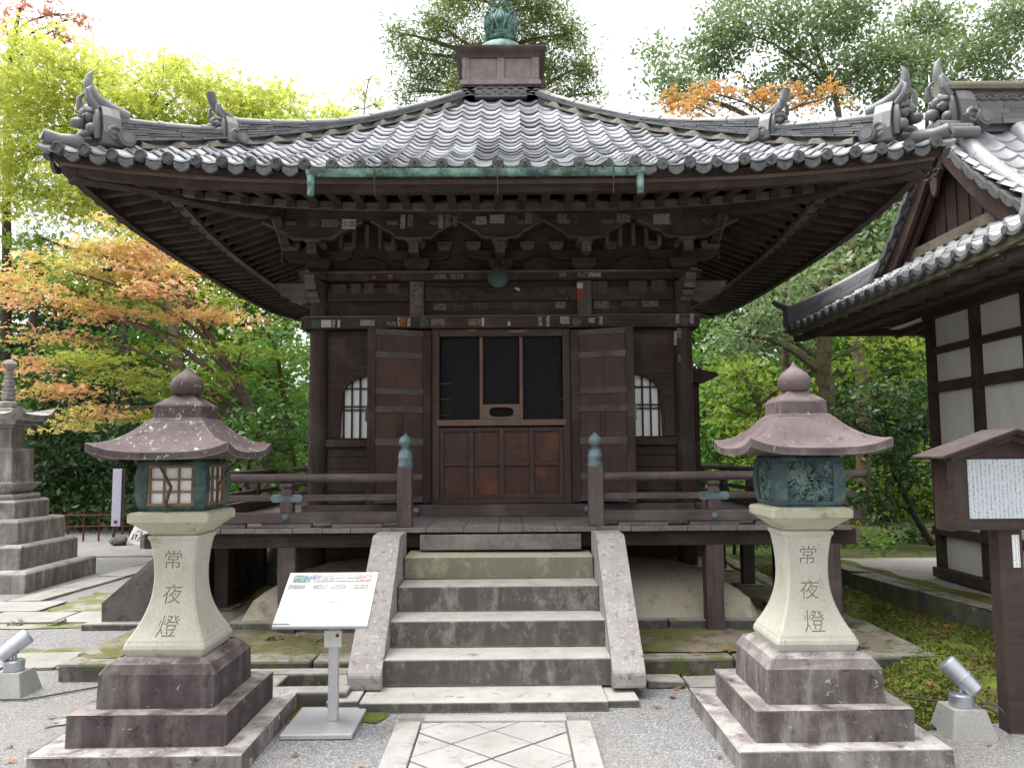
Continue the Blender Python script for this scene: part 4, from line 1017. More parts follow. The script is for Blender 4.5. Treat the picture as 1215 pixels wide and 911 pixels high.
# nail covers and rosettes on the beams
for x in (-.79, .79):
    g = MB(); g.ball((x, YC - CH - .145, 1.02), (.032, .022, .032), 14, 8); g.build('nail_cover', M['fit'], hall)
for x in (-CH, -.72, .72, CH):
    g = MB(); g.lathe([(.045, 0), (.045, .006), (.03, .012), (.012, .02)], (0, 0, 0), 12); T = lambda a, b, c, x=x: (x + a, YC - CH - .147 - c, 2.78 + b)
    g.v = [T(*p) for p in g.v]; g.build('rosette', M['gong'], hall)
# small shed roof seen past the hall's right wall
sh = thing('wall_cabinet', 'narrow dark wooden cupboard with a sloped lid against the right wall of the hall', 'cupboard', (2.05, 8.6, .96))
g = MB(); g.bb(1.86, 2.06, 8.3, 9.2, .962, 2.25); g.build('body', M['wood_z'], sh, .006)
g = MB(); g.prism([(1.84, 2.44), (2.24, 2.36), (2.24, 2.33), (2.10, 2.26), (1.84, 2.26)], 8.2, 9.3, 'y'); g.build('lid', M['wood_x'], sh, .004)
# the gong under the eaves
gg = thing('gong', 'round green bronze gong hanging at the middle of the hall front', 'gong', (-.02, 7.36, 3.18))
g = MB(); g.lathe([(.02, -.045), (.075, -.04), (.098, -.02), (.10, 0), (.098, .02), (.075, .04), (.02, .045)], (0, 0, 0), 28)
g.v = [(-.02 + a, 7.36 - c, 3.185 + b) for a, b, c in g.v]; g.build('disc', M['gong'], gg)
for s in (-1, 1): g = MB(); g.tube([(-.02 + s * .05, 7.36, 3.265), (-.02 + s * .05, 7.38, 3.37)], .006, 5); g.build('hanger', M['cable'], gg)
# paper slips pasted on the beams
SL = [  # px, py, width px, height px, depth, material
 (414, 266, 17, 12, 7.245, 'slip_b'), (391, 265, 20, 10, 7.245, 'slip_a'), (478, 263, 6, 17, 7.245, 'slip_b'), (487, 262, 7, 15, 7.245, 'slip_a'), (523, 263, 6, 16, 7.245, 'slip_b'), (531, 262, 7, 15, 7.245, 'slip_a'), (540, 263, 5, 12, 7.245, 'slip_a'), (571, 262, 13, 10, 7.245, 'slip_b'), (590, 260, 18, 11, 7.245, 'slip_b'), (607, 260, 14, 9, 7.245, 'slip_c'), (627, 259, 8, 14, 7.245, 'slip_a'), (636, 259, 12, 12, 7.245, 'slip_c'), (667, 259, 12, 11, 7.245, 'slip_a'), (684, 259, 5, 13, 7.245, 'slip_c'), (740, 259, 17, 11, 7.245, 'slip_a'), (785, 260, 20, 13, 7.245, 'slip_b'), (372, 265, 14, 10, 7.245, 'slip_c'), (843, 262, 14, 9, 7.245, 'slip_c'),
 (402, 343, 17, 11, 7.52, 'slip_c'), (422, 343, 12, 13, 7.52, 'slip_c'), (438, 342, 12, 13, 7.52, 'slip_c'), (466, 342, 15, 12, 7.52, 'slip_c'), (710, 341, 22, 15, 7.52, 'slip_c'), (757, 340, 22, 14, 7.52, 'slip_c'), (782, 339, 18, 14, 7.52, 'slip_c'), (667, 347, 11, 11, 7.52, 'slip_c'),
 (495, 350, 12, 25, 7.49, 'slip_a'), (522, 364, 15, 8, 7.57, 'slip_a'), (544, 365, 14, 7, 7.57, 'slip_c'), (571, 363, 17, 9, 7.57, 'slip_c'), (617, 362, 19, 11, 7.57, 'slip_c'), (665, 362, 12, 8, 7.57, 'slip_a'), (714, 360, 18, 12, 7.57, 'slip_a'), (747, 358, 18, 10, 7.57, 'slip_c'), (771, 358, 20, 12, 7.57, 'slip_a'),
 (387, 384, 12, 9, 7.449, 'slip_w'), (402, 384, 3.2, 9, 7.449, 'slip_w'), (396, 384, 4, 9, 7.449, 'slip_b'), (436, 383, 17, 7, 7.449, 'slip_b'), (464, 384, 12, 5, 7.449, 'slip_a'), (473, 382, 3, 11, 7.449, 'slip_b'), (478, 382, 7, 11, 7.449, 'slip_o'), (485, 382, 4, 11, 7.449, 'slip_b'), (503, 382, 6, 11, 7.449, 'slip_a'), (520, 382, 17, 8, 7.449, 'slip_a'), (564, 382, 16, 8, 7.449, 'slip_a'), (573, 382, 3, 10, 7.449, 'slip_w'), (641, 381, 4, 11, 7.449, 'slip_b'), (650, 381, 4, 13, 7.449, 'slip_b'), (670, 380, 11, 9, 7.449, 'slip_b'), (702, 380, 8, 6, 7.449, 'slip_b'), (713, 380, 4, 10, 7.449, 'slip_b'), (804, 378, 4.5, 12, 7.449, 'slip_b'), (821, 378, 4.5, 12, 7.449, 'slip_b'), (604, 384, 3, 5, 7.449, 'slip_w'),
 (435, 329, 6, 4, 7.470, 'slip_c'), (444, 329, 5, 4, 7.470, 'slip_o'), (463, 328, 6, 5, 7.470, 'slip_o'), (522, 328, 15, 6, 7.470, 'slip_a'), (542, 328, 16, 6, 7.470, 'slip_a'), (561, 328, 12, 5, 7.470, 'slip_c'), (668, 326, 9, 5, 7.470, 'slip_a'), (692, 326, 14, 6, 7.470, 'slip_a'), (704, 326, 18, 6, 7.470, 'slip_b'),
 (688, 339, 7, 7, 7.498, 'slip_w'), (688, 349, 7, 14, 7.498, 'slip_r'), (614, 343, 6, 3, 7.47, 'slip_w'),
 (801.5, 401, 4, 17, 7.506, 'slip_b'), (806, 395, 5, 12, 7.504, 'slip_a'), (806, 425, 3, 9, 7.504, 'slip_a'), (560, 392, 10, 3, 7.45, 'slip_o'), (614, 393, 22, 3, 7.45, 'slip_a')]
for i, (px, py, w, h, D, mt) in enumerate(SL):
    p = P(px, py, D); sc = D / F_PX; g = MB()
    tilt = R(random.uniform(-2, 2)) if mt != 'slip_w' or D != 7.47 else R(25)
    g.box((0, 0, 0), (w * sc, .003, h * sc), ry=tilt); g.v = [(a + p.x, b + p.y + random.uniform(0, .001), c + p.z) for a, b, c in g.v]
    so_ = g.build('paper_slip', M[mt], hall)
    tx = {0: '久宮', 8: '山形\n清水', 7: '富士', 15: '浅田'}.get(i) if i == 0 else None
    if i == 0: tx = '久宮'
    if mt == 'slip_r': tx = 'リ\nオ\nン'
    if tx:
        v, f = text_mesh(tx, h * sc * (.72 if '\n' not in tx else .30)); so_.data.materials[0] = M['slip_w'] if mt != 'slip_r' else M['slip_r']
        g = MB(); g.add([(p.x + a, p.y - .0035, p.z + b) for a, b in v], f); g.build('lettering', M['ink'], so_)

# ------------------------------------------------------------------ lanterns
def shaft_half(z):
    t = [(.49, .205), (.53, .218), (.548, .214), (.60, .186), (.68, .156), (.78, .129), (.87, .113), (.95, .110), (1.03, .116), (1.08, .129), (1.098, .139), (1.112, .138), (1.116, .118), (1.125, .116)]
    if .56 < z < 1.08:
        u = (z - .89) / (.33 if z < .89 else .19); return .1105 + (.101 * abs(u) ** 2.15 if z < .89 else .0185 * u * u)
    for (a, b), (c, d) in zip(t, t[1:]):
        if a <= z <= c: return b + (d - b) * (z - a) / (c - a)
    return t[0][1] if z < .49 else t[-1][1]
def lantern(cx, cy, kind, label):
    t = thing('stone_lantern', label, 'stone lantern', (cx, cy, 0), 'pair of stone lanterns before the hall')
    MBm = M['lantern_base'] if kind == 'paper' else M['lantern_base_r']
    def sqr(h, z, c=.0):
        if not c: return [(cx - h, cy - h, z), (cx + h, cy - h, z), (cx + h, cy + h, z), (cx - h, cy + h, z)]
        p = []
        for sx, sy in ((-1, -1), (1, -1), (1, 1), (-1, 1)):
            a, b = (sx * h, sy * (h - c)), (sx * (h - c), sy * h)
            p += [a, b] if sx * sy > 0 else [b, a]
        return [(cx + a, cy + b, z) for a, b in p]
    g = MB(); g.loft([sqr(.525, -.03), sqr(.525, .10)], True, False); g.build('base_slab', M['slab'], t, .012, jit=.003)
    g = MB(); g.loft([sqr(.402, .09), sqr(.402, .252)], True, False); g.build('base_step', MBm, t, .014, jit=.003)
    g = MB(); g.loft([sqr(.302, .245), sqr(.300, .425), sqr(.27, .47), sqr(.225, .492)], True, False); g.build('base_step', MBm, t, .012, jit=.003)
    g = MB(); zs = [.485, .49, .53, .548] + [.56 + .0125 * i for i in range(41)] + [1.08, 1.098, 1.112, 1.116, 1.125]
    g.loft([sqr(shaft_half(z) - (.004 if z < .488 else 0), z, .010) for z in zs], True, False); sh_ = g.build('shaft', M['shaft'], t, ang=28)
    sh_.data.materials.append(M['carve'])
    bpy.context.view_layer.update()
    for ch, z, sz in (('常', .985, .110), ('夜', .80, .108), ('燈', .64, .118)):
        cu = bpy.data.curves.new('groove', 'FONT'); cu.body = ch; cu.size = sz; cu.align_x = 'CENTER'; cu.align_y = 'CENTER'; cu.extrude = .01; cu.shear = .12; cu.offset = -.0008; cu.resolution_u = 2
        to = bpy.data.objects.new('groove', cu); COL.objects.link(to); dg = bpy.context.evaluated_depsgraph_get()
        me = bpy.data.meshes.new_from_object(to.evaluated_get(dg)); bpy.data.objects.remove(to); bpy.data.curves.remove(cu)
        vx = [v.co.x for v in me.vertices]; vy = [v.co.y for v in me.vertices]; ox, oy = (min(vx) + max(vx)) / 2, (min(vy) + max(vy)) / 2
        for v in me.vertices:
            u_, w_, e_ = v.co.x - ox, v.co.y - oy, v.co.z
            v.co = (u_, -shaft_half(z + w_) + (-.02 if e_ > 0 else .0065), z + w_)
        bm_ = bmesh.new(); bm_.from_mesh(me); bmesh.ops.remove_doubles(bm_, verts=bm_.verts, dist=1e-5); bmesh.ops.recalc_face_normals(bm_, faces=bm_.faces); bm_.to_mesh(me); bm_.free()
        me.materials.clear(); me.materials.append(M['shaft']); me.materials.append(M['carve'])
        for p_ in me.polygons: p_.material_index = 1
        cut = bpy.data.objects.new('groove', me); COL.objects.link(cut); cut.location = (cx, cy, 0); bpy.context.view_layer.update()
        md = sh_.modifiers.new('groove', 'BOOLEAN'); md.operation = 'DIFFERENCE'; md.solver = 'EXACT'; md.object = cut; md.use_hole_tolerant = True
        bpy.context.view_layer.update(); dg = bpy.context.evaluated_depsgraph_get(); nm = bpy.data.meshes.new_from_object(sh_.evaluated_get(dg))
        sh_.modifiers.clear(); sh_.data = nm; bpy.data.objects.remove(cut)
    g = MB(); g.loft([sqr(.126, 1.119, .01), sqr(.134, 1.128, .01), sqr(.160, 1.148, .01), sqr(.200, 1.180, .01), sqr(.218, 1.192, .01), sqr(.218, 1.232, .01), sqr(.206, 1.242, .01), sqr(.18, 1.246, .01)], True, True); g.build('platform', M['chudai'], t, ang=25)
    bm = M['lan_bronze'] if kind == 'paper' else M['lan_bronze_r']
    prof = [(.168, 1.246), (.176, 1.255), (.186, 1.30), (.192, 1.36), (.192, 1.42), (.186, 1.48), (.176, 1.522), (.15, 1.53)]
    # bronze box: floor, roof plate, corner posts and four framed openings
    box = MB()
    w = .034
    def hb(z):
        for (a, b), (c, d) in zip(prof, prof[1:]):
            if b <= z <= d: return a + (c - a) * (z - b) / (d - b)
        return .17
    zs = [1.246, 1.262, 1.275, 1.30, 1.33, 1.36, 1.39, 1.42, 1.45, 1.48, 1.495, 1.51, 1.526]
    RT4 = [lambda x, y, z, k=k: (cx + (x * math.cos(k * math.pi / 2) - y * math.sin(k * math.pi / 2)), cy + (x * math.sin(k * math.pi / 2) + y * math.cos(k * math.pi / 2)), z) for k in range(4)]
    for k in range(4):
        box.T = RT4[k]
        op = .125       # half width of the opening
        for za, zb in zip(zs, zs[1:]):
            ha, hb_ = hb(za), hb(zb)
            if za < 1.27 or zb > 1.50: segs = [(-1, 1)]
            else: segs = [(-1, -2), (2, 1)]
            for a, b in segs:
                xa = {-1: -ha, 1: ha, -2: -op, 2: op}; xb = {-1: -hb_, 1: hb_, -2: -op, 2: op}
                box.add([(xa[a], -ha, za), (xa[b], -ha, za), (xb[b], -hb_, zb), (xb[a], -hb_, zb)], [(0, 1, 2, 3)], True, .5)
                if a == -1 and b == -2: box.add([(-op, -ha, za), (-op, -ha + .035, za), (-op, -hb_ + .035, zb), (-op, -hb_, zb)], [(0, 1, 2, 3)])
                if a == 2: box.add([(op, -ha, za), (op, -ha + .035, za), (op, -hb_ + .035, zb), (op, -hb_, zb)], [(0, 1, 2, 3)])
        for z, y0 in ((1.275, -hb(1.275)), (1.495, -hb(1.495))): box.add([(-op, y0, z), (op, y0, z), (op, y0 + .04, z), (-op, y0 + .04, z)], [(0, 1, 2, 3)])
    box.T = None
    box.add([(cx - .17, cy - .17, 1.248), (cx + .17, cy - .17, 1.248), (cx + .17, cy + .17, 1.248), (cx - .17, cy + .17, 1.248)], [(0, 1, 2, 3)]); box.add([(cx - .175, cy - .175, 1.526), (cx + .175, cy - .175, 1.526), (cx + .175, cy + .175, 1.526), (cx - .175, cy + .175, 1.526)], [(0, 1, 2, 3)])
    lb = box.build('light_box', bm, t, ang=30)
    for k in range(4):
        T = RT4[k]
        if kind == 'paper':
            g = MB(T)
            for x in (-.118, .118): g.bb(x - .007, x + .007, -.183, -.165, 1.276, 1.494)
            for z in (1.283, 1.487): g.bb(-.111, .111, -.183, -.165, z - .007, z + .007)
            for x in (-.04, .04): g.bb(x - .0045, x + .0045, -.179, -.166, 1.29, 1.48)
            for z in (1.352, 1.418): g.bb(-.111, .111, -.1785, -.1665, z - .0045, z + .0045)
            f_ = g.build('lattice_window', M['lan_wood'], lb)
            g = MB(T); g.bb(-.125, .125, -.1635, -.161, 1.27, 1.50); g.build('paper_pane', M['paper_lan'], lb)
        else:
            g = MB(T); n = 6
            g.grid(lambda a, b: (-.126 + .252 * a, -hb(1.275 + .22 * b) + .012, 1.275 + .22 * b), 4, 8); g.build('pierced_panel', M['fret'], lb)
    # roof
    rm = M['lroof'] if kind == 'paper' else M['lroof_r']
    g = MB()
    def rp(k, u, tt, under=False):
        h = .372 + (.155 - .372) * tt; lf = .052 * abs(u) ** 3.4 * (1 - tt) ** 1.5
        if under: z = 1.527 + lf * .9 + .02 * tt
        else: z = 1.566 + .172 * (.30 * tt + .70 * tt ** 1.9) + lf
        return RT4[k](u * h, -h, z)
    n = 18
    for k in range(4):
        g.add([rp(k, -1 + 2 * i / n, j / 10) for j in range(11) for i in range(n + 1)], [(j * (n + 1) + i, j * (n + 1) + i + 1, (j + 1) * (n + 1) + i + 1, (j + 1) * (n + 1) + i) for j in range(10) for i in range(n)], True, .5)
        g.add([rp(k, -1 + 2 * i / n, 0, b) for b in (True, False) for i in range(n + 1)], [(i, i + 1, n + 2 + i, n + 1 + i) for i in range(n)], True, .5)
        g.add([rp(k, -1 + 2 * i / n, j, True) for j in (0, .9) for i in range(n + 1)], [(i, n + 1 + i, n + 2 + i, i + 1) for i in range(n)], True, .5)
    g.add([(cx - .155, cy - .155, 1.738), (cx + .155, cy - .155, 1.738), (cx + .155, cy + .155, 1.738), (cx - .155, cy + .155, 1.738)], [(0, 1, 2, 3)])
    rf = g.build('roof', rm, t, ang=32)
    g = MB(); g.loft([sqr(.150, 1.734), sqr(.150, 1.745), sqr(.132, 1.752), sqr(.130, 1.825), sqr(.118, 1.838), sqr(.075, 1.868), sqr(.055, 1.885)], True, False); g.build('neck', rm, rf, .006)
    g = MB(); g.lathe([(.05, 0), (.072, .006), (.078, .012), (.086, .028), (.092, .052), (.087, .080), (.070, .104), (.046, .124), (.024, .140), (.011, .154), (.005, .168), (.001, .174)], (cx, cy, 1.884), 26); g.build('jewel', rm, rf)
    return t
LX, LY = -1.755, 4.525
lantern(LX, LY, 'paper', 'stone lantern with white paper windows on dark purple-brown steps, left of the stairs')
lantern(1.705, 4.525, 'bronze', 'stone lantern with pierced green bronze box on worn steps, right of the stairs')
g = MB(); g.tube([(LX - .05, LY - .26, 1.53), (LX - .02, LY - .235, 1.46), (LX + .02, LY - .225, 1.38), (LX - .012, LY - .205, 1.30), (LX - .018, LY - .20, 1.245)], [.006, .008, .010, .009, .007], 7)
tag(g.build('dry_branch', M['twig']), 'bent dry brown twig leaning across the front paper window of a lantern', 'twig')
g = MB(); g.tube([(LX + .255, LY + .12, 1.52), (LX + .215, LY + .02, 1.44), (LX + .205, LY - .035, 1.38), (LX + .20, LY - .04, 1.25)], [.004, .006, .007, .006], 7); g.tube([(LX + .215, LY + .0, 1.43), (LX + .23, LY - .07, 1.49), (LX + .24, LY - .10, 1.53)], [.005, .004, .003], 6)
tag(g.build('dry_branch', M['twig']), 'forked dry twig against the right-hand paper window of a lantern', 'twig')

# ------------------------------------------------------------------ information panel on a steel stand
t = thing('information_stand', 'white tilted information panel on a steel post with a square foot plate', 'sign', (-.98, 4.72, 0))
g = MB(); g.bb(-1.185, -.79, 4.485, 4.965, .004, .03); g.build('foot_plate', M['steel'], t, .004)
g = MB(); g.bb(-.972, -.918, 4.70, 4.75, .031, .70); g.build('post', M['steel'], t, .004)
ang_ = math.atan2(.24, .37)
def TP(u, v, w): return (-.99 + u, 4.735 + v * math.cos(ang_) - w * math.sin(ang_), .712 + v * math.sin(ang_) + w * math.cos(ang_))
g = MB(TP); g.bb(-.268, .268, -.222, .222, -.02, 0); pn = g.build('panel', M['steel'], t, .003)
g = MB(TP); g.bb(-.264, .264, -.218, .218, .0005, .003); fc = g.build('panel_face', M['white'], pn)
for (u, v, w_, h_, c) in ((-.0, .166, .46, .066, (.74, .80, .80)), (-.185, .165, .10, .062, (.12, .50, .42)), (-.13, .182, .12, .026, (.22, .42, .75)), (-.05, .16, .10, .045, (.72, .72, .60)), (.19, .165, .09, .055, (.78, .42, .38)), (-.20, .095, .10, .035, (.68, .66, .64)), (-.06, .095, .09, .035, (.64, .66, .62)), (.05, .095, .09, .035, (.66, .66, .66)), (.18, .095, .09, .035, (.70, .58, .56)), (-.215, -.205, .10, .01, (.45, .48, .58))):
    key = 'print_%d' % int(c[0] * 1000 + c[1] * 100 + c[2] * 17)
    if key not in M:
        kk = NT(key, .5, .4); co = kk.coord(); nn = kk.noise(co, 60, 4, .6); kk.col(kk.mix(kk.ramp(nn, [(.46, 0.), (.66, .75)]), tuple(v * .30 for v in c), (.46, .46, .46))); M[key] = kk.m
    g = MB(TP); g.bb(u - w_ / 2, u + w_ / 2, v - h_ / 2, v + h_ / 2, .0032, .0042 + (.0 if w_ > .3 else .0012 + .0004 * (u > -.16) + .0004 * (h_ < .03))); g.build('printed_picture', M[key], fc)
M['fine_text'] = m_ink('fine_print', (.40, .42, .42), (.14, .14, .15), .016, 'z', .5, 190., .5)
g = MB(TP); g.bb(.01, .135, .14, .19, .0032, .0056); g.build('printed_text', M['fine_text'], fc)
g = MB(); g.bb(-.995, -.895, 4.685, 4.698, .445, .54); kb = g.build('key_box', M['steel_box'], t, .004)
g = MB()
g.tube([(-.918, 4.684, .512), (-.918, 4.679, .512)], .010, 10); g.build('lock', M['cable'], kb); g = MB()
g.box((-.966, 4.682, .495), (.022, .003, .028)); g.build('keyhole_plate', M['lamp_metal'], kb)

# ------------------------------------------------------------------ spotlights
def spotlight(c, aim, s, label, cable):
    x, y, z = c; t = thing('spotlight', label, 'spotlight', c, 'spotlights on concrete blocks')
    g = MB(); g.loft([[(x + a * w, y + b * w, z + h) for a, b in ((-1, -1), (1, -1), (1, 1), (-1, 1))] for w, h in ((.125 * s, 0), (.088 * s, .145 * s))], True, False); g.build('block', M['concrete'], t, .008)
    g = MB(); g.lathe([(.062 * s, 0), (.064 * s, .004), (.064 * s, .062 * s), (.056 * s, .068 * s), (.02 * s, .075 * s)], (x, y, z + .146 * s), 20); g.build('junction_box', M['lamp_metal'], t)
    p = Vector((x, y, z + .305 * s)); a = Vector(aim).normalized()
    g = MB(); g.tube([(x, y, z + .21 * s), (x, y, z + .25 * s), tuple(p)], [.016 * s, .014 * s, .014 * s], 8); g.build('bracket', M['lamp_metal'], t)
    g = MB(); q = [p + a * v * s for v in (-.11, -.10, -.02, -.018, -.008, -.006, .09, .095)]
    g.tube(q, [.030 * s, .045 * s, .050 * s, .056 * s, .056 * s, .051 * s, .054 * s, .050 * s], 20); h = g.build('lamp_head', M['lamp_metal'], t)
    g = MB(); g.tube([p + a * .0955 * s, p + a * .099 * s], [.045 * s, .043 * s], 20); g.build('lens', M['lens'], h)
    if cable:
        g = MB(); g.tube(cable, .006, 6); g.build('cable', M['cable'], t)
    return t
sp_r = (2.56, 4.52, .0)
spotlight(sp_r, (-.52, .30, .62), 1.0, 'silver spotlight on a trapezoid concrete block in the moss by the notice board', bez((2.62, 4.47, .17), (2.75, 4.3, .25), (2.66, 4.38, .0), (2.9, 4.62, .02), 12) + [Vector((2.84, 4.75, .06)), Vector((2.3, 4.9, .10))])
spotlight((-3.20, 5.40, 0), (.55, .35, .50), 1.0, 'silver spotlight on a concrete block in the gravel near the left picture edge', [(-3.24, 5.34, .18), (-3.27, 5.25, .12), (-3.25, 5.22, .01), (-3.0, 5.22, .012), (-2.6, 5.55, .012), (-2.2, 5.9, .012)])

# ------------------------------------------------------------------ notice board with its own little roof
t = thing('notice_board', 'brown wooden notice board with a gabled cap and a white sheet of columned writing', 'notice board', (2.87, 4.53, 0))
bx = 2.855
g = MB(); g.bb(bx - .05, bx + .085, 4.50, 4.60, -.02, 1.12); g.build('post', M['sign_wood'], t, .006)
g = MB(); g.prism([(bx - .315, 1.105), (bx + .315, 1.105), (bx + .315, 1.515), (bx, 1.62), (bx - .315, 1.515)], 4.465, 4.497, 'y'); bd = g.build('board', M['sign_wood'], t, .004)
g = MB(); g.bb(bx - .345, bx - .316, 4.45, 4.60, 1.10, 1.52); g.build('side_frame', M['sign_wood'], t, .003)
g = MB(); g.bb(bx + .316, bx + .345, 4.45, 4.60, 1.10, 1.52); g.build('side_frame', M['sign_wood'], t, .003)
for s in (-1, 1):
    g = MB(); g.prism([(bx, 1.655), (bx + s * .41, 1.512), (bx + s * .41, 1.495), (bx, 1.635)], 4.36, 4.66, 'y'); g.build('cap_board', M['sign_wood'], t, .002)
    g = MB(); g.prism([(bx, 1.664), (bx + s * .425, 1.514), (bx + s * .425, 1.504), (bx, 1.6555)], 4.345, 4.675, 'y'); g.build('cap_sheet', M['grey_x'], t)
    g = MB(); g.prism([(bx, 1.632), (bx + s * .345, 1.512), (bx + s * .345, 1.485), (bx, 1.60)], 4.40, 4.449, 'y'); g.build('cap_trim', M['sign_wood'], t, .002)
g = MB(); g.bb(bx - .225, bx + .235, 4.459, 4.463, 1.168, 1.495); g.build('notice_sheet', M['board_text'], t)
g = MB(); g.bb(bx + .022, bx + .062, 4.494, 4.498, .895, 1.075); g.build('small_plate', M['plate_text'], t)

# ------------------------------------------------------------------ stone pagoda on the left
px_, py_ = -6.19, 9.95
t = thing('stone_pagoda', 'tall weathered stone pagoda on three square steps at the left picture edge', 'pagoda', (px_, py_, 0))
def psq(h, z, lf=0.0): return [(px_ - h, py_ - h, z + lf), (px_ + h, py_ - h, z + lf), (px_ + h, py_ + h, z + lf), (px_ - h, py_ + h, z + lf)]
K = 1.075
for h, z0, z1 in ((.78, .0, .245), (.615, .245, .52), (.50, .52, .80), (.365, .80, 1.03)):
    g = MB(); g.loft([psq(h, z0), psq(h, z1 - .03), psq(h - .03, z1)], True, False); g.build('base_step', M['pagoda'], t, .012, jit=.004)
def lotus(r0, r1, z0, z1, up):
    g = MB(); n = 48; rows = []
    for j in range(7):
        f = j / 6; r = r0 + (r1 - r0) * f; z = z0 + (z1 - z0) * f; ring = []
        for i in range(n):
            a = 2 * math.pi * i / n; c_, s_ = math.cos(a), math.sin(a); m_ = max(abs(c_), abs(s_)); q = (1 / m_) * .75 + .25 * 1.1
            w = r * q * (1 + .05 * abs(math.sin(a * 8)) * math.sin(math.pi * f)); ring.append((px_ + c_ * w, py_ + s_ * w, z))
        rows.append(ring)
    g.loft(rows, True, True); return g.build('lotus_base', M['pagoda'], t)
lotus(.31, .30, 1.03, 1.09, False); lotus(.21, .315, 1.09, 1.22, True)
g = MB(); g.loft([psq(.235, 1.22), psq(.225, 1.25), psq(.222, 1.62), psq(.21, 1.65)], True, False); bdy = g.build('body', M['pagoda'], t, .01, jit=.003)
g = MB(); g.loft([psq(.145, 1.65), psq(.145, 1.90)], True, False); g.build('neck', M['pagoda'], t, .008, jit=.003)
g = MB()
for h, z0, z1 in ((.22, 1.90, 1.94), (.29, 1.94, 1.985)): g.loft([psq(h, z0), psq(h, z1)], True, False)
n = 9
def cp(k, u, z, h):
    a = k * math.pi / 2; x, y = u * h, -h; return (px_ + x * math.cos(a) - y * math.sin(a), py_ + x * math.sin(a) + y * math.cos(a), z)
for k in range(4):
    for (h0, z0, h1, z1) in ((.30, 1.985, .36, 2.0), (.36, 2.0, .38, 2.06), (.38, 2.06, .20, 2.10)):
        g.add([cp(k, -1 + 2 * i / n, z + (.10 * abs(-1 + 2 * i / n) ** 5 if h > .3 else 0), h) for h, z in ((h0, z0), (h1, z1)) for i in range(n + 1)], [(i, i + 1, n + 2 + i, n + 1 + i) for i in range(n)], False)
g.loft([psq(.20, 2.08), psq(.20, 2.13), psq(.12, 2.135), psq(.12, 2.17)], True, False); g.build('cap', M['pagoda'], t, .008)
g = MB(); pr = [(.11, 0), (.115, .05), (.06, .07), (.055, .09)]
z = .09
for i in range(7): r = .078 - .004 * i; pr += [(r, z), (r, z + .035), (r - .015, z + .042), (r - .015, z + .05)]; z += .052
pr += [(.03, z), (.07, z + .03), (.085, z + .08), (.06, z + .12), (.001, z + .14)]
g.lathe(pr, (px_, py_, 2.165), 22); g.build('finial', M['pagoda'], t)

# ------------------------------------------------------------------ left side stair of the hall, boulder, far signs
t = thing('side_stair', 'dark leaning side stone and low kerb of the stairway at the left of the hall', 'stairs', (-3.1, 7.9, 0))
for yy in (7.35, 8.75):
    g = MB(); g.prism([(-3.62, .05), (-3.62, .22), (-2.88, .86), (-2.76, .86), (-2.76, .05)], yy, yy + .2, 'y'); g.build('side_stone', M['boulder'], t, .06, jit=.006)
for i in range(4): g = MB(); g.bb(-3.42 + .17 * i, -2.74, 7.56, 8.74, .05 + .17 * i, .22 + .17 * i); g.build('step', M['kerb'], t, .012, jit=.003)
g = MB(); g.bb(-3.75, -2.7, 7.25, 9.0, -.02, .06); g.build('base_slab', M['kerb'], t, .015)
def rock(c, r, name, label, cat, mat, n=18, seed=1):
    rs = random.Random(seed); g = MB(); ph = [rs.uniform(0, 6) for _ in range(6)]
    g.ball((0, 0, 0), 1, n, n // 2 + 2)
    vs = []
    for (x, y, z) in g.v:
        k_ = 1 + .16 * math.sin(3 * x + ph[0] + 2 * y) + .12 * math.sin(4 * z + ph[1] - 3 * y) + .07 * math.sin(7 * x + ph[2] + 5 * z)
        vs.append((c[0] + x * r[0] * k_, c[1] + y * r[1] * k_, c[2] + z * r[2] * k_))
    g.v = vs; return tag(g.build(name, mat), label, cat)
rock((-2.35, 9.1, .3), (.42, .5, .55), 'boulder', 'big pale lichen boulder under the left side of the veranda', 'boulder', M['boulder'], 20, 4)
rock((-3.5, 9.9, .12), (.3, .3, .25), 'boulder', 'small dark stone block beside the left side stair', 'boulder', M['lantern_base'], 16, 9)
p = P(141, 637, 13.9); rock((p.x, 13.9, .08), (.13, .11, .10), 'boulder', 'small round grey stone in front of the far banner', 'boulder', M['boulder'], 14, 2)
t = thing('banner_stand', 'narrow lavender banner board standing before the dark trees behind the left lantern', 'banner', (P(139, 640, 14.2).x, 14.2, 0))
a, b = P(134.5, 556, 14.2), P(142.5, 624, 14.2)
g = MB(); g.bb(a.x, b.x, 14.19, 14.21, b.z, a.z); g.build('board', M['lavender'], t); c_ = P(137, 619, 14.18); g = MB(); g.ball((c_.x, 14.18, c_.z), (.035, .008, .035), 8, 6); g.build('red_mark', M['slip_r'], t)
for x in (a.x + .02, b.x + .03): g = MB(); g.tube([(x, 14.23, 0), (x, 14.23, a.z)], .02, 6); g.build('pole', M['grey_z'], t)
t = thing('leaning_sign', 'small white signboard with black writing leaning back near the far banner', 'sign', (P(158, 640, 14.0).x, 14.0, 0))
a, b = P(150, 610, 14.0), P(166, 638, 14.0)
def TS(u, v, w): return (a.x + .14 + u * .8 + v * .22, 14.0 + .3 * v + w,   .02 + v * .72 - u * .2)
g = MB(TS); g.bb(-.16, .16, 0, .78, 0, .02); bd = g.build('board', M['white'], t, .004)
g = MB(TS); g.bb(-.10, .10, .08, .70, -.004, -.001); g.build('lettering', M['far_text'], t)
t = thing('orange_barrier', 'low rusty orange rail fence in front of the dark undergrowth on the left', 'fence', (P(100, 640, 14.6).x, 14.6, 0))
xa, xb = P(62, 640, 14.6).x, P(172, 640, 14.6).x
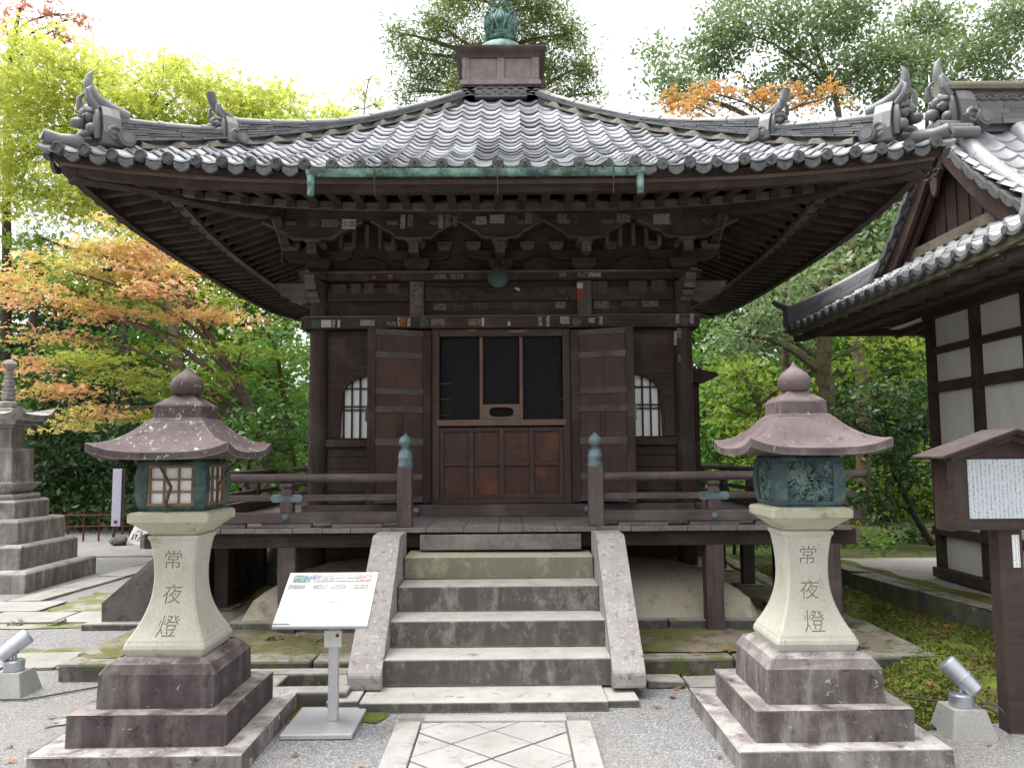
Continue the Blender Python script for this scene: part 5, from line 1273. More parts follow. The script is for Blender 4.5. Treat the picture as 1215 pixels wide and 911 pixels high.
for i in range(7): x = xa + (xb - xa) * i / 6; g = MB(); g.tube([(x, 14.6, 0), (x, 14.6, .55)], .018, 6); g.build('fence_post', M['orange_paint'], t)
for z in (.28, .48): g = MB(); g.tube([(xa - .1, 14.57, z), (xb + .1, 14.57, z)], .013, 6); g.build('fence_rail', M['orange_paint'], t)

# ------------------------------------------------------------------ side hall on the right
XW, YN, YS_, XE = 4.39, 8.05, 5.86, 11.0
RY, EW, EN, ES = 7.07, 3.28, 9.16, 4.72
t = sd_ = thing('side_hall', 'white plastered timber hall with gabled grey tile roof on the right terrace', 'temple', (XW, RY, .28))
g = MB(); g.bb(XW + .02, XE, YS_ + .02, YN - .02, .30, 2.95); g.build('wall', M['plaster'], t)
def post(x, y): g = MB(); g.bb(x - .046, x + .046, y - .046, y + .046, .285, 2.98); g.build('post', M['wood_z'], t, .004)
for y in (YN, 7.27, 6.52, YS_): post(XW, y)
for x in (5.3, 6.2, 7.1): post(x, YN); post(x, YS_)
for z0, z1, pr in ((.29, .385, .075), (.71, .79, .065), (2.125, 2.225, .04), (2.51, 2.575, .04), (2.87, 2.99, .062)):
    g = MB(); g.bb(XW - pr, XW + .02, YS_ - .05, YN + .05, z0, z1); g.build('wall_beam', M['side_wood'], t, .004)
    g = MB(); g.bb(XW - pr + .002, XE, YN - .02, YN + pr, z0 + .001, z1 - .001); g.build('wall_beam', M['side_wood'], t, .004)
    g = MB(); g.bb(XW - pr + .002, XE, YS_ - pr, YS_ + .02, z0 + .001, z1 - .001); g.build('wall_beam', M['side_wood'], t, .004)
def mainz(w):          # height of the long slopes, w metres from the ridge (plan)
    q = w / 2.09; return 4.46 - 1.535 * (1.55 * q - .55 * q * q)
def skirtz(x): q = (x - EW) / (4.15 - EW); return 2.925 + .50 * (.85 * q + .15 * q * q)
def upturn(v): return .03 * max(0, 1 - v / .8) ** 2.5
def tiled(fpos, s0, s1, lim, rows, pit, mat, seed, lip=.03):
    rs = random.Random(seed); g = MB(); sub = 6
    for c in range(rows):
        sa = s0 + (s1 - s0) * c / rows; sb = s0 + (s1 - s0) * (c + 1) / rows + .02
        la, lb = lim(sa); lc, ld = lim(sb); ti0 = int(min(la, lc) / pit) - 1; ti1 = int(max(lb, ld) / pit) + 1
        for ti in range(ti0, ti1):
            a0 = ti * pit
            if a0 > max(lb, ld) or a0 + pit < min(la, lc): continue
            dz, rn = rs.uniform(-.004, .004), rs.random(); vs = []
            for r_ in range(3):
                for i in range(sub + 1):
                    f = i / sub; a = a0 + pit * f; lo, hi = lim(sb) if r_ == 2 else lim(sa); a = min(hi, max(lo, a)); ff = min(1, max(0, (a - a0) / pit))
                    w = .028 * math.exp(-((min(ff, 1 - ff)) / .17) ** 2) - .014 * math.sin(math.pi * ff)
                    x, y, z = fpos(a, sb if r_ == 2 else sa); vs.append((x, y, z + w + (0, lip + dz, 0)[r_] - (.008 if r_ == 0 else 0)))
            g.add(vs, [(r_ * (sub + 1) + i, r_ * (sub + 1) + i + 1, (r_ + 1) * (sub + 1) + i + 1, (r_ + 1) * (sub + 1) + i) for r_ in range(2) for i in range(sub)], True, rn)
    return g.build('tiled_roof', mat, sd_, ang=40)
XV = 3.95
SK = (4.15 - EW)
sk = tiled(lambda a, s: (s, a, skirtz(s) + upturn(EN - a) * (1 - (s - EW) / SK) + upturn(a - ES) * (1 - (s - EW) / SK)), EW, 4.15, lambda s: (ES + (s - EW) * .98, EN - (s - EW) * .98), 7, .20, M['tile_pale'], 5)
for sy, Y0 in ((-1, ES), (1, EN)):
    tot = abs(Y0 - RY)
    def fp(a, s, sy=sy, Y0=Y0): w = (1 - s); return (a, RY + sy * tot * w, mainz(2.09 * w) + upturn(a - EW) * s * 0 + upturn(a - EW) * (w > .6) * (w - .6) / .4)
    def lm(s, sy=sy): w = 1 - s; return ((XV if w < .60 else XV - (XV - EW) * (w - .60) / .40), XE)
    tiled(fp, 0.0, .98, lm, 15, .21, M['tile_pale'], 8 + sy)
# eave ends of the skirt
g = MB()
for i in range(23):
    y = ES + .1 + i * .20
    if y > EN: break
    z = skirtz(EW) + upturn(EN - y) + upturn(y - ES) + .028
    rr_ = [[(xx, y + .030 * math.cos(w), z - .006 + .030 * math.sin(w)) for w in [2 * math.pi * j / 12 for j in range(12)]] for xx in (EW + .03, EW - .012)]
    g.loft(rr_, True)
    top = [(y + .02 + .16 * j / 6, z - .03 - .02 * math.sin(math.pi * j / 6)) for j in range(7)]; g.strip(top, [(a, b - .020 - .006 * math.sin(math.pi * j / 6)) for j, (a, b) in enumerate(top)], EW - .008, EW + .02, 'x')
g.build('eave_tile_ends', M['tile_end'], sk)
# eaves: boards and rafters
g = MB()
g.grid(lambda a, b: (EW + .06 + (XW - EW - .06) * b, ES + .06 + (EN - ES - .12) * a, skirtz(EW) - .05 + (upturn((EN - ES) * (1 - a)) + upturn((EN - ES) * a)) * (1 - b) + .14 * b), 30, 4); g.build('soffit', M['plaster'], sd_)
g = MB()
g.grid(lambda a, b: (XW + (XE - XW) * a, YN + (EN - .06 - YN) * b, 2.93 - .02 * b), 6, 3); g.grid(lambda a, b: (XW + (XE - XW) * a, YS_ + (ES + .06 - YS_) * b, 2.93 - .02 * b), 6, 3); g.build('soffit', M['plaster'], sd_)
i = 0; y = ES + .18
while y < EN - .1:
    u_ = upturn(EN - y) + upturn(y - ES); g = MB(); za, zb = skirtz(EW) - .06 + u_, skirtz(EW) + .08
    g.prism([(EW + .08, za - .07), (EW + .08, za), (XW, zb), (XW, zb - .07)], y - .028, y + .028, 'y'); g.build('rafter', M['side_wood'], sd_); y += .30
x = XW + .15
while x < 7.5:
    for Y0, Y1 in ((YN, EN - .08),): g = MB(); g.prism([(Y0, 2.86), (Y0, 2.93), (Y1, 2.905), (Y1, 2.835)], x - .028, x + .028, 'x'); g.build('rafter', M['side_wood'], sd_)
    x += .30
def edge_board(zoff, h, x0, x1, mat, name):
    g = MB(); n = 24
    for i in range(n):
        a, b = ES + .04 + (EN - ES - .08) * i / n, ES + .04 + (EN - ES - .08) * (i + 1) / n
        za, zb = [skirtz(EW) + upturn(EN - q) + upturn(q - ES) + zoff for q in (a, b)]
        g.add([(x0, a, za), (x0, b, zb), (x1, b, zb), (x1, a, za), (x0, a, za + h), (x0, b, zb + h), (x1, b, zb + h), (x1, a, za + h)], [(0, 1, 5, 4), (3, 2, 1, 0), (2, 3, 7, 6)])
    return g.build(name, mat, sd_)
edge_board(-.075, .06, EW + .03, EW + .08, M['mossy_wood'], 'eave_board'); edge_board(-.15, .07, EW + .09, EW + .16, M['side_wood'], 'eave_board')
g = MB(); g.bb(EW + .5, EW + .62, YS_ - .5, YN + .6, 2.84, 2.94); g.build('eave_beam', M['side_wood'], sd_, .004)
g = MB(); g.bb(EW + .35, XE, EN - .2, EN - .1, 2.85, 2.93); g.build('eave_beam', M['side_wood'], sd_, .004)
# gable wall, bargeboards, pendant
fw = lambda z: None
g = MB(); n = 20
ws = [-1.28 + 2.56 * i / n for i in range(n + 1)]
for i in range(n):
    a, b = ws[i], ws[i + 1]; g.add([(4.16, RY + a, 3.2), (4.16, RY + b, 3.2), (4.16, RY + b, mainz(abs(b)) - .02), (4.16, RY + a, mainz(abs(a)) - .02)], [(0, 1, 2, 3)])
g.build('gable_wall', M['gable_wood'], sd_)
for i in range(-6, 7):
    y = RY + i * .19; g = MB(); g.bb(4.150, 4.1585, y - .006, y + .006, 3.40, mainz(abs(y - RY)) - .05); g.build('gable_batten', M['wood_z'], sd_)
for s in (-1, 1):
    for x0, x1, d0, d1, nm in ((3.985, 4.03, .03, .22, 'bargeboard'), (4.05, 4.09, .16, .30, 'bargeboard')):
        g = MB(); n = 16
        pts = [1.36 * i / n for i in range(n + 1)]
        g.strip([(RY + s * w, mainz(w) - d0) for w in pts], [(RY + s * w, mainz(w) - d1 - .03 * (w / 1.36)) for w in pts], x0, x1, 'x'); g.build(nm, M['gable_wood'], sd_)
    # rake tiles: a scalloped row facing outwards, a round cover row and a second one further in
    g = MB(); w = .03
    while w < 1.42:
        w2 = w + .16; za, zb = mainz(w), mainz(w2); ym = RY + s * (w + .08); zm = (za + zb) / 2
        g.add([(XV + .14, RY + s * w, za + .055), (XV - .03, RY + s * w, za + .055), (XV - .03, RY + s * w2, zb + .03), (XV + .14, RY + s * w2, zb + .03)], [(0, 1, 2, 3)], False)
        top = [(RY + s * (w + .16 * j / 6), za + (zb - za) * j / 6 + .055 - .02 * j / 6) for j in range(7)]
        g.strip(top, [(a, b - .05 - .035 * math.sin(math.pi * j / 6)) for j, (a, b) in enumerate(top)], XV - .03, XV - .01, 'x'); w = w2
    g.build('rake_tiles', M['tile_end'], sd_)
    for xo, r_, wa in ((XV + .17, .065, .06), (XV + .75, .085, .10)):
        g = MB(); w = wa
        while w < 1.55:
            g.tube([(xo, RY + s * w, mainz(w) + .075), (xo, RY + s * (w + .20), mainz(w + .20) + .07)], [r_, r_ * 1.06], 12); w += .205
        g.build('cover_tiles', M['tile_pale'], sd_, ang=40)
g = MB(); g.prism([(RY - .09, 4.18), (RY - .13, 4.05), (RY - .06, 3.98), (RY - .05, 3.90), (RY, 3.84), (RY + .05, 3.90), (RY + .06, 3.98), (RY + .13, 4.05), (RY + .09, 4.18)], 3.955, 3.983, 'x')
for s in (-1, 1): g.tube([(3.95, RY + s * (.03 + .09 * math.sin(v)), 4.0 + .07 * math.cos(v) + .03 * v) for v in [i * .5 for i in range(7)]], .016, 6)
g.ball((3.945, RY, 4.12), (.03, .045, .045), 10, 7); g.build('gable_pendant', M['gable_wood'], sd_, .004)
g = MB(); g.bb(4.07, 4.149, RY - 1.30, RY + 1.30, 3.42, 3.52); g.build('gable_sill', M['mossy_wood'], sd_, .005)
# ridges
def stack(path, lat, h, w, nl, name='ridge', mat='tile_dark'):
    g = MB(); rs = random.Random(len(path) + int(100 * h)); path = [Vector(p) for p in path]; lat = Vector(lat)
    ts = [0]
    for a, b in zip(path, path[1:]): ts.append(ts[-1] + (b - a).length)
    def at(q):
        q = max(0, min(ts[-1] - 1e-6, q))
        for i in range(len(path) - 1):
            if q <= ts[i + 1]: return path[i].lerp(path[i + 1], (q - ts[i]) / (ts[i + 1] - ts[i]))
    for l_ in range(nl):
        q = -rs.uniform(0, .15)
        while q < ts[-1]:
            a, b = max(0, q), min(ts[-1], q + .225); q += .23
            if b - a < .02: continue
            ww = w * (1 - .3 * l_ / nl) + rs.uniform(-.004, .004); z0, z1 = h * (l_ + .12) / nl, h * (l_ + 1) / nl
            pa, pb = at(a), at(b); up = Vector((0, 0, 1)); vs = [pa - lat * ww + up * z0, pb - lat * ww + up * z0, pb + lat * ww + up * z0, pa + lat * ww + up * z0, pa - lat * ww + up * z1, pb - lat * ww + up * z1, pb + lat * ww + up * z1, pa + lat * ww + up * z1]
            g.add([tuple(v) for v in vs], [(3, 2, 1, 0), (4, 5, 6, 7), (0, 1, 5, 4), (1, 2, 6, 5), (2, 3, 7, 6), (3, 0, 4, 7)])
    k_ = int(ts[-1] / .1) + 2; g.tube([at(ts[-1] * i / k_) + Vector((0, 0, h + .015)) for i in range(k_ + 1)], .058, 10)
    g.loft([[tuple(p_ + lat * a * w * .6 + Vector((0, 0, z_))) for a, z_ in ((-1, -.05), (1, -.05), (1, h * .95), (-1, h * .95))] for p_ in [at(ts[-1] * i / k_) for i in range(k_ + 1)]], True, False, .1)
    return g.build(name, M[mat], sd_)
for sy, Y0 in ((1, EN), (-1, ES)):
    pth = [(EW + .05 + q, Y0 - sy * (q + .05), skirtz(EW + q) + .03 + .03 * max(0, 1 - q / .9) ** 2) for q in [.87 * i / 8 for i in range(9)]]
    o = stack(pth, (.7071, .7071 * sy, 0), .15, .10, 5, 'hip_ridge', 'tile_pale')
    g = MB(); e = Vector(pth[0]); 
    if sy > 0: g.tube([e + Vector((.1, -.1 * sy, .18)), e + Vector((-.02, .02 * sy, .20)), e + Vector((-.10, .10 * sy, .26)), e + Vector((-.14, .14 * sy, .31))], [.045, .042, .035, .03], 10); g.box(tuple(e + Vector((0, 0, .10 if sy > 0 else .06))), (.06, .24, .24 if sy > 0 else .10), R(-45 * sy)); g.build('upturned_tile', M['tile_dark'], o)
rd = stack([(XV + .28, RY, 4.47), (XE, RY, 4.47)], (0, 1, 0), .20, .13, 4, 'main_ridge')
g = MB()
x = XV + .2
while x < XE:
    for s in (-1, 1):
        g.tube([(x + .05 * math.cos(v), RY + s * .105, 4.72 + .03 * math.sin(v)) for v in [math.pi * i / 6 for i in range(7)]], .012, 5, False); g.tube([(x + .05 + .05 * math.cos(v), RY + s * .105, 4.74 - .03 * math.sin(v)) for v in [math.pi * i / 6 for i in range(7)]], .012, 5, False)
    x += .1
g.bb(XV + .12, XE, RY - .095, RY + .095, 4.66, 4.79); g.build('ridge_lattice', M['tile_dark'], rd)
g = MB(); g.bb(XV + .10, XE, RY - .15, RY + .15, 4.792, 4.835); g.tube([(XV + .08, RY, 4.85), (XE, RY, 4.85)], .075, 12); g.build('ridge_cap', M['mossy_wood'], rd, .004)
demon_tile(lambda o_, n_, zz: (XV + .22 - o_ * 1.0, RY + n_ * 1.0, 4.40 + zz * 1.05), True, rd)
for s in (-1, 1):
    for i in range(3): g = MB(); g.tube([(XV - .02, RY + s * (.16 + .10 * i), 4.44 - .07 * i), (XV + .22, RY + s * (.16 + .10 * i), 4.44 - .07 * i)], .05, 12); g.build('side_drum', M['tile_dark'], rd)

# ------------------------------------------------------------------ trees and undergrowth
def leaf_faces(c, nrm, yaw, size, shape):
    """c: N points; nrm: N unit normals; returns verts, quads, faces per leaf"""
    N = len(c); ref = np.where(np.abs(nrm[:, 2:3]) < .9, np.array([[0, 0, 1.]]), np.array([[1., 0, 0]]))
    a = np.cross(nrm, ref); a /= np.linalg.norm(a, axis=1, keepdims=True); b = np.cross(nrm, a)
    cs, sn = np.cos(yaw)[:, None], np.sin(yaw)[:, None]; u = a * cs + b * sn; v = -a * sn + b * cs
    sz = size[:, None]
    if shape == 'oval':
        vs = np.stack([c - u * sz * .5, c + v * sz * .26 + nrm * sz * .06, c + u * sz * .55 - nrm * sz * .05, c - v * sz * .26 + nrm * sz * .06], 1); k = 1
    elif shape == 'needle':
        vs = np.stack([c - u * sz * .6, c + v * sz * .13, c + u * sz * .6, c - v * sz * .13], 1); k = 1
    else:   # five-fingered leaf as three blades
        bl = []
        for ang, ln in ((-.95, .8), (0, 1.), (.95, .8)):
            d = u * math.cos(ang) + v * math.sin(ang); e = -u * math.sin(ang) + v * math.cos(ang)
            base = c - u * sz * .3
            bl += [base, base + d * sz * ln * .5 + e * sz * .17, base + d * sz * ln - nrm * sz * .08, base + d * sz * ln * .5 - e * sz * .17]
        vs = np.stack(bl, 1); k = 3
    verts = vs.reshape(-1, 3); q = np.arange(N * 4 * k).reshape(-1, 4); return verts, q, k
def foliage(name, clumps, mat, parent, shape, size, cover=2.0, flat=.35, spray=.22, tilt=.55, per=14):
    """clumps: (centre, (rx, ry, rz)) in metres; leaves gathered into sprays spread through each clump's volume"""
    V, Q, RN = [], [], []; off = 0; la = {'oval': .27, 'needle': .15, 'palm': .42}[shape]
    pc = np.array(wloc(parent)) if parent else np.zeros(3)
    for c, r in clumps:
        c = np.array(c); r = np.array(r); area = math.pi * r[0] * r[2]
        n = max(20, int(cover * area / (la * size * size))); ns = max(3, n // per)
        ct = .33 * RNG.random(); d = RNG.normal(size=(ns, 3)); d /= np.linalg.norm(d, axis=1, keepdims=True); rad = RNG.random((ns, 1)) ** .42
        sc = c + d * rad * r * (1 + .22 * RNG.normal(size=(ns, 1)).clip(-1.5, 1.5))
        n = ns * per; idx = np.repeat(np.arange(ns), per)
        sp = spray * (.6 + .8 * RNG.random(ns))[idx][:, None]
        az = RNG.random(ns) * 6.283; dirs = np.stack([np.cos(az), np.sin(az), -.25 * np.ones(ns)], 1)[idx]     # sprays fan out and droop a little
        p = sc[idx] + RNG.normal(size=(n, 3)) * sp * np.array([.45, .45, .45 * flat]) + dirs * sp * RNG.random((n, 1)) * 1.2
        nr = RNG.normal(size=(n, 3)) * tilt + np.array([0, 0, 1.]) * (1 - .5 * tilt); nr /= np.linalg.norm(nr, axis=1, keepdims=True)
        v, q, k = leaf_faces(p, nr, RNG.random(n) * 6.283, size * (.65 + .7 * RNG.random(n)), shape)
        V.append(v); Q.append(q + off); off += len(v)
        tone = ct + (RNG.random(ns) * .42)[idx] + .25 * RNG.random(n); RN.append(np.repeat(tone, k))
    V = np.concatenate(V) - pc
    return fast_mesh(name, V, np.concatenate(Q), mat, parent, np.concatenate(RN))
def C(D, items, depth=.75):
    """clumps given by where they stand: (px, py, half width px, half height px[, extra depth])"""
    out = []
    for it in items:
        px, py, rx, ry = it[:4]; dd = D + (it[4] if len(it) > 4 else random.uniform(-.5, .5)); k = dd / F_PX
        out.append((tuple(P(px, py, dd)), (rx * k, rx * k * depth, ry * k)))
    return out
def limbs(trunk, clumps, bark, parent, r_end=.012, twigs=4, lim_r=.05, name='trunk'):
    g = MB(); pts = [Vector(p[:3]) for p in trunk]; rad = [p[3] for p in trunk]
    fine = []; fr = []
    for i in range(len(pts) - 1):
        for k in range(4): t = k / 4; fine.append(pts[i].lerp(pts[i + 1], t) + Vector((random.uniform(-1, 1), random.uniform(-1, 1), 0)) * rad[i] * .25); fr.append(rad[i] + (rad[i + 1] - rad[i]) * t)
    fine.append(pts[-1]); fr.append(rad[-1]); g.tube(fine, fr, 10)
    for c, r in clumps:
        c = Vector(c); best = None
        for i, p in enumerate(fine):
            if i < len(fine) * .25: continue
            h = math.hypot(c.x - p.x, c.y - p.y); cost = abs((c.z - p.z) - .55 * h) + .35 * h
            if best is None or cost < best[0]: best = (cost, i)
        i = best[1]; a = fine[i]; ln = (c - a).length
        if ln < .15: continue
        r0 = min(fr[i] * .7, lim_r * (.5 + ln / 3)); j = lambda q: Vector((random.uniform(-q, q), random.uniform(-q, q), random.uniform(-q, q)))
        path = bez(a, a.lerp(c, .3) + Vector((0, 0, .16 * ln)) + j(.08 * ln), a.lerp(c, .7) + Vector((0, 0, .08 * ln)) + j(.10 * ln), c, 9)
        g.tube(path, [r0 + (r_end - r0) * k / 9 for k in range(10)], 7)
        for _ in range(twigs):
            b = path[random.randint(4, 9)]; d = Vector((random.uniform(-1, 1) * r[0], random.uniform(-1, 1) * r[1], random.uniform(-.7, .8) * r[2])); e = c + d * .95
            m_ = b.lerp(e, .5) + j(.1 * d.length + .02); g.tube([b, m_, e], [r_end * 1.0, r_end * .7, r_end * .3], 5)
    return g.build(name, bark, parent)
def tree(name, label, cat, base, trunk, sets, bark, group=None, lim_r=.05, twigs=4, r_end=.012, every=1):
    """sets: [(clumps, leaf material, shape, leaf size, cover, flat, spray, tilt)]"""
    t = thing(name, label, cat, base, group); allc = [c for st_ in sets for c in st_[0]]
    limbs(trunk, allc[::every], bark, t, r_end, twigs, lim_r)
    for cl, lm_, shp, sz, cov, flat, spr, tilt in sets: foliage('crown', cl, lm_, t, shp, sz, cov, flat, spr, tilt)
    return t
def tr(D, pts, r0, r1, z0=None):
    out = []; n = len(pts)
    for i, (px, py) in enumerate(pts):
        p = P(px, py, D); z = p.z if not (i == 0 and z0 is not None) else z0; out.append((p.x, p.y, z, r0 + (r1 - r0) * i / (n - 1)))
    return out
random.seed(21)
# maple turning orange, left
cl_o = C(11.6, [(60, 312, 48, 12), (112, 296, 58, 14), (158, 322, 66, 14), (92, 356, 58, 11), (192, 342, 50, 11), (252, 372, 56, 11), (140, 288, 40, 10), (222, 318, 40, 10), (20, 345, 38, 14), (70, 460, 48, 14), (112, 486, 36, 14), (32, 432, 36, 10), (128, 372, 44, 9), (300, 376, 22, 6), (170, 300, 38, 10), (122, 262, 30, 7), (60, 395, 44, 9), (10, 325, 30, 14), (85, 500, 26, 9), (205, 372, 40, 8)])
cl_g = C(11.9, [(215, 300, 46, 11), (150, 356, 56, 11), (265, 350, 40, 9), (180, 272, 36, 10), (200, 462, 56, 12), (245, 446, 44, 11), (165, 446, 52, 12), (180, 492, 44, 9), (130, 432, 46, 11), (220, 410, 48, 10), (290, 410, 40, 11), (95, 420, 50, 10)])
tree('maple_tree', 'maple with layered orange-tipped sprays reaching out left of the hall', 'tree', tuple(P(318, 640, 12.2).xy) + (0,), tr(12.2, [(322, 640), (312, 545), (290, 470), (262, 420), (232, 370), (200, 320)], .12, .035, 0.0),
     [(cl_o, L['orange'], 'palm', .072, 3.0, .16, .30, .38), (cl_g, L['olive'], 'palm', .072, 2.8, .16, .30, .38)], M['bark'], None, .03, 3, .008, 2)
# tall lime green maple behind it
cl = C(17, [(40, 60, 52, 34), (112, 88, 64, 34), (188, 112, 66, 34), (62, 150, 66, 40), (150, 172, 72, 38), (238, 160, 70, 34), (312, 132, 54, 28), (292, 190, 60, 28), (352, 150, 48, 26), (400, 138, 28, 18), (20, 222, 56, 36), (92, 232, 54, 30), (40, 280, 40, 16), (250, 98, 40, 20), (200, 78, 34, 16), (112, 200, 60, 34), (180, 222, 60, 32), (10, 110, 46, 44), (330, 110, 40, 16), (60, 100, 44, 26), (150, 128, 44, 24), (270, 130, 50, 26), (215, 190, 60, 30), (20, 180, 50, 32), (130, 258, 34, 16)], .8)
tree('maple_tree', 'tall bright lime green maple filling the sky above the left eaves', 'tree', tuple(P(215, 600, 17).xy) + (0,), tr(17, [(218, 630), (214, 480), (205, 360), (196, 270), (170, 190), (140, 120)], .17, .04, 0.0),
     [([c for c in cl if c[0][2] > 6.6], L['lime'], 'palm', .10, 3.4, .42, .42, .65), ([c for c in cl if c[0][2] <= 6.6], L['spring'], 'palm', .10, 3.2, .42, .40, .65)], M['bark'], None, .07, 6)
cl = C(20, [(22, 12, 42, 12), (72, 16, 22, 14), (68, 32, 14, 8), (90, 22, 12, 8), (5, 35, 26, 16), (82, 48, 12, 8)])
tree('maple_tree', 'slim maple with sparse pinkish leaves at the upper left corner', 'tree', tuple(P(8, 600, 20).xy) + (0,), tr(20, [(6, 640), (8, 400), (9, 200), (10, 95), (12, 70), (24, 10)], .14, .04, 0.0), [(cl, L['pink'], 'palm', .12, 1.2, .4, .32, .6)], M['bark_dark'], None, .06, 5)
cl = C(22, [(430, 112, 16, 16), (440, 92, 10, 8), (420, 130, 18, 10), (448, 125, 10, 10)])
tree('young_tree', 'thin pale young tree with few leaves rising behind the left roof ridge', 'tree', tuple(P(432, 600, 22).xy) + (0,), tr(22, [(432, 640), (431, 300), (432, 130)], .07, .02, 0.0), [(cl, L['lime'], 'palm', .11, .7, .6, .3, .8)], M['bark'], None, .03, 5)
# green maples low on the left, against the hall
cl = C(13.2, [(330, 420, 44, 24), (290, 470, 50, 26), (340, 470, 40, 26), (250, 505, 48, 22), (345, 520, 36, 24), (315, 395, 36, 16), (355, 385, 20, 18), (228, 540, 40, 20), (330, 560, 40, 22), (275, 430, 38, 16), (205, 520, 40, 16)])
tree('maple_tree', 'green maple with thin trunks close against the left side of the hall', 'tree', tuple(P(345, 620, 13.6).xy) + (0,), tr(13.6, [(352, 640), (350, 560), (338, 480), (330, 430), (322, 395)], .08, .025, 0.0), [(cl, L['green'], 'palm', .09, 2.0, .25, .32, .5)], M['bark_moss'], None, .04, 5)
cl = C(9.9, [(285, 492, 26, 17), (312, 505, 26, 18), (268, 512, 20, 16), (300, 530, 30, 16), (330, 530, 18, 16), (335, 560, 20, 14), (288, 560, 18, 14), (318, 590, 20, 14), (342, 500, 12, 12)])
tree('camellia', 'glossy green camellia bush behind the railing beside the left lantern', 'shrub', tuple(P(300, 640, 10.0).xy) + (0,), tr(10.0, [(306, 660), (300, 610), (290, 575), (296, 540), (300, 510)], .055, .02, 0.0), [(cl, L['camellia'], 'oval', .095, 2.6, .8, .2, .8)], M['bark'], None, .03, 4)
# dark evergreens behind
def dark_tree(D, px, clumps, label, kind='evergreen_tree', lf='dark', sz=.13, cov=2.2, bark='bark_dark', shape='oval', top=300):
    tree(kind, label, 'tree', tuple(P(px, 600, D).xy) + (0,), tr(D, [(px, 640), (px + 3, 520), (px - 2, 420), (px + 2, top)], .16, .05, 0.0), [(C(D, clumps), L[lf], shape, sz, cov, .7, .34, .8)], M[bark], None, .06, 3)
dark_tree(16.8, 150, [(150, 520, 60, 50), (100, 560, 60, 50), (60, 520, 56, 44), (190, 570, 50, 44), (140, 600, 70, 30), (230, 580, 40, 36), (40, 590, 56, 40), (200, 500, 44, 30), (90, 470, 50, 30)], 'dark evergreen filling the shade between the pagoda and the left lantern')
dark_tree(17.5, 40, [(30, 470, 60, 40), (90, 420, 60, 40), (10, 540, 40, 50), (160, 420, 60, 40), (60, 600, 70, 30), (230, 460, 50, 40)], 'dark green tree behind the orange maple, left of the pagoda finial', lf='green', sz=.15)
dark_tree(18.5, 290, [(290, 420, 60, 50), (340, 360, 40, 44), (240, 390, 50, 40), (330, 460, 50, 50), (280, 520, 60, 50), (340, 560, 40, 50), (240, 320, 50, 40), (300, 310, 44, 40), (200, 350, 50, 40)], 'dark green tree in the depth behind the camellia', lf='green', sz=.16)
dark_tree(19.5, 120, [(120, 340, 60, 40), (170, 300, 54, 40), (60, 340, 40, 26), (230, 270, 44, 30), (210, 330, 50, 40), (90, 300, 40, 20)], 'mid green tree behind the upper orange sprays on the left', lf='olive', sz=.16)
# conifer behind the roof
cl = C(25, [(520, 30, 34, 26), (490, 62, 26, 22), (545, 0, 40, 24), (505, 95, 30, 18), (560, 60, 28, 30), (470, 38, 14, 18), (640, 10, 44, 24), (672, 42, 28, 28), (690, 80, 20, 28), (650, 80, 28, 26), (630, 50, 22, 22), (700, 110, 14, 16), (545, 100, 24, 18), (600, -20, 70, 24), (480, 110, 16, 14), (665, 112, 26, 14), (590, 110, 40, 16), (600, 20, 26, 30), (530, 72, 20, 20)], .8)
tree('conifer', 'tall conifer with drooping green and rusty sprays behind the roof finial', 'tree', tuple(P(600, 600, 25).xy) + (0,), tr(25, [(600, 640), (600, 300), (601, 100), (602, -60)], .30, .12, 0.0), [([(c_, tuple(v * .8 for v in r_)) for c_, r_ in cl], L['conifer'], 'needle', .15, 5.0, 1.3, .40, .9)], M['bark'], None, .07, 5)
# evergreen oak on the right with visible limbs
cl = C(16.5, [(860, 40, 44, 34), (925, 22, 50, 26), (990, 30, 46, 30), (1045, 66, 46, 30), (1100, 26, 46, 28), (1165, 66, 46, 34), (990, 92, 44, 26), (905, 112, 28, 18), (842, 78, 24, 26), (795, 92, 26, 24), (778, 60, 14, 16), (1062, 112, 44, 22), (955, 62, 26, 18), (1200, 20, 40, 34), (1130, 104, 34, 18), (1010, 0, 50, 20), (870, 0, 30, 18), (1190, 110, 34, 26), (930, 90, 24, 16), (820, 112, 24, 16), (1085, 70, 30, 22)], .8)
tree('evergreen_oak', 'large grey-green oak with open limbs spreading over the right roofs', 'tree', tuple(P(1000, 600, 16.5).xy) + (0,), tr(16.5, [(1030, 640), (1022, 450), (1010, 300), (1006, 190), (990, 110), (962, 40)], .16, .03, 0.0), [([(c_, tuple(v * .95 for v in r_)) for c_, r_ in cl], L['oak'], 'oval', .105, 4.3, .8, .38, .9)], M['bark'], None, .04, 3, .008, 3)
cl = C(14, [(800, 118, 28, 14), (850, 112, 36, 14), (905, 116, 36, 12), (955, 110, 34, 12), (990, 112, 20, 10), (830, 128, 30, 10)])
tree('maple_tree', 'maple with loose rust orange leaves just above the right hip ridge', 'tree', tuple(P(930, 600, 14).xy) + (0,), tr(14, [(935, 640), (932, 400), (925, 220), (915, 150), (905, 128)], .09, .025, 0.0), [(cl, L['rust'], 'palm', .10, 1.8, .4, .26, .6)], M['bark'], None, .04, 5)
cl = C(20, [(1100, 60, 26, 30), (1120, 30, 24, 22), (1080, 100, 24, 20), (1195, 150, 30, 24), (1060, 110, 20, 16)])
tree('ginkgo', 'yellowing tree showing through the oak limbs at the upper right', 'tree', tuple(P(1100, 600, 20).xy) + (0,), tr(20, [(1100, 640), (1100, 300), (1100, 60)], .13, .03, 0.0), [(cl, L['yellowgreen'], 'oval', .16, 1.5, .8, .36, .8)], M['bark_dark'], None, .05, 4)
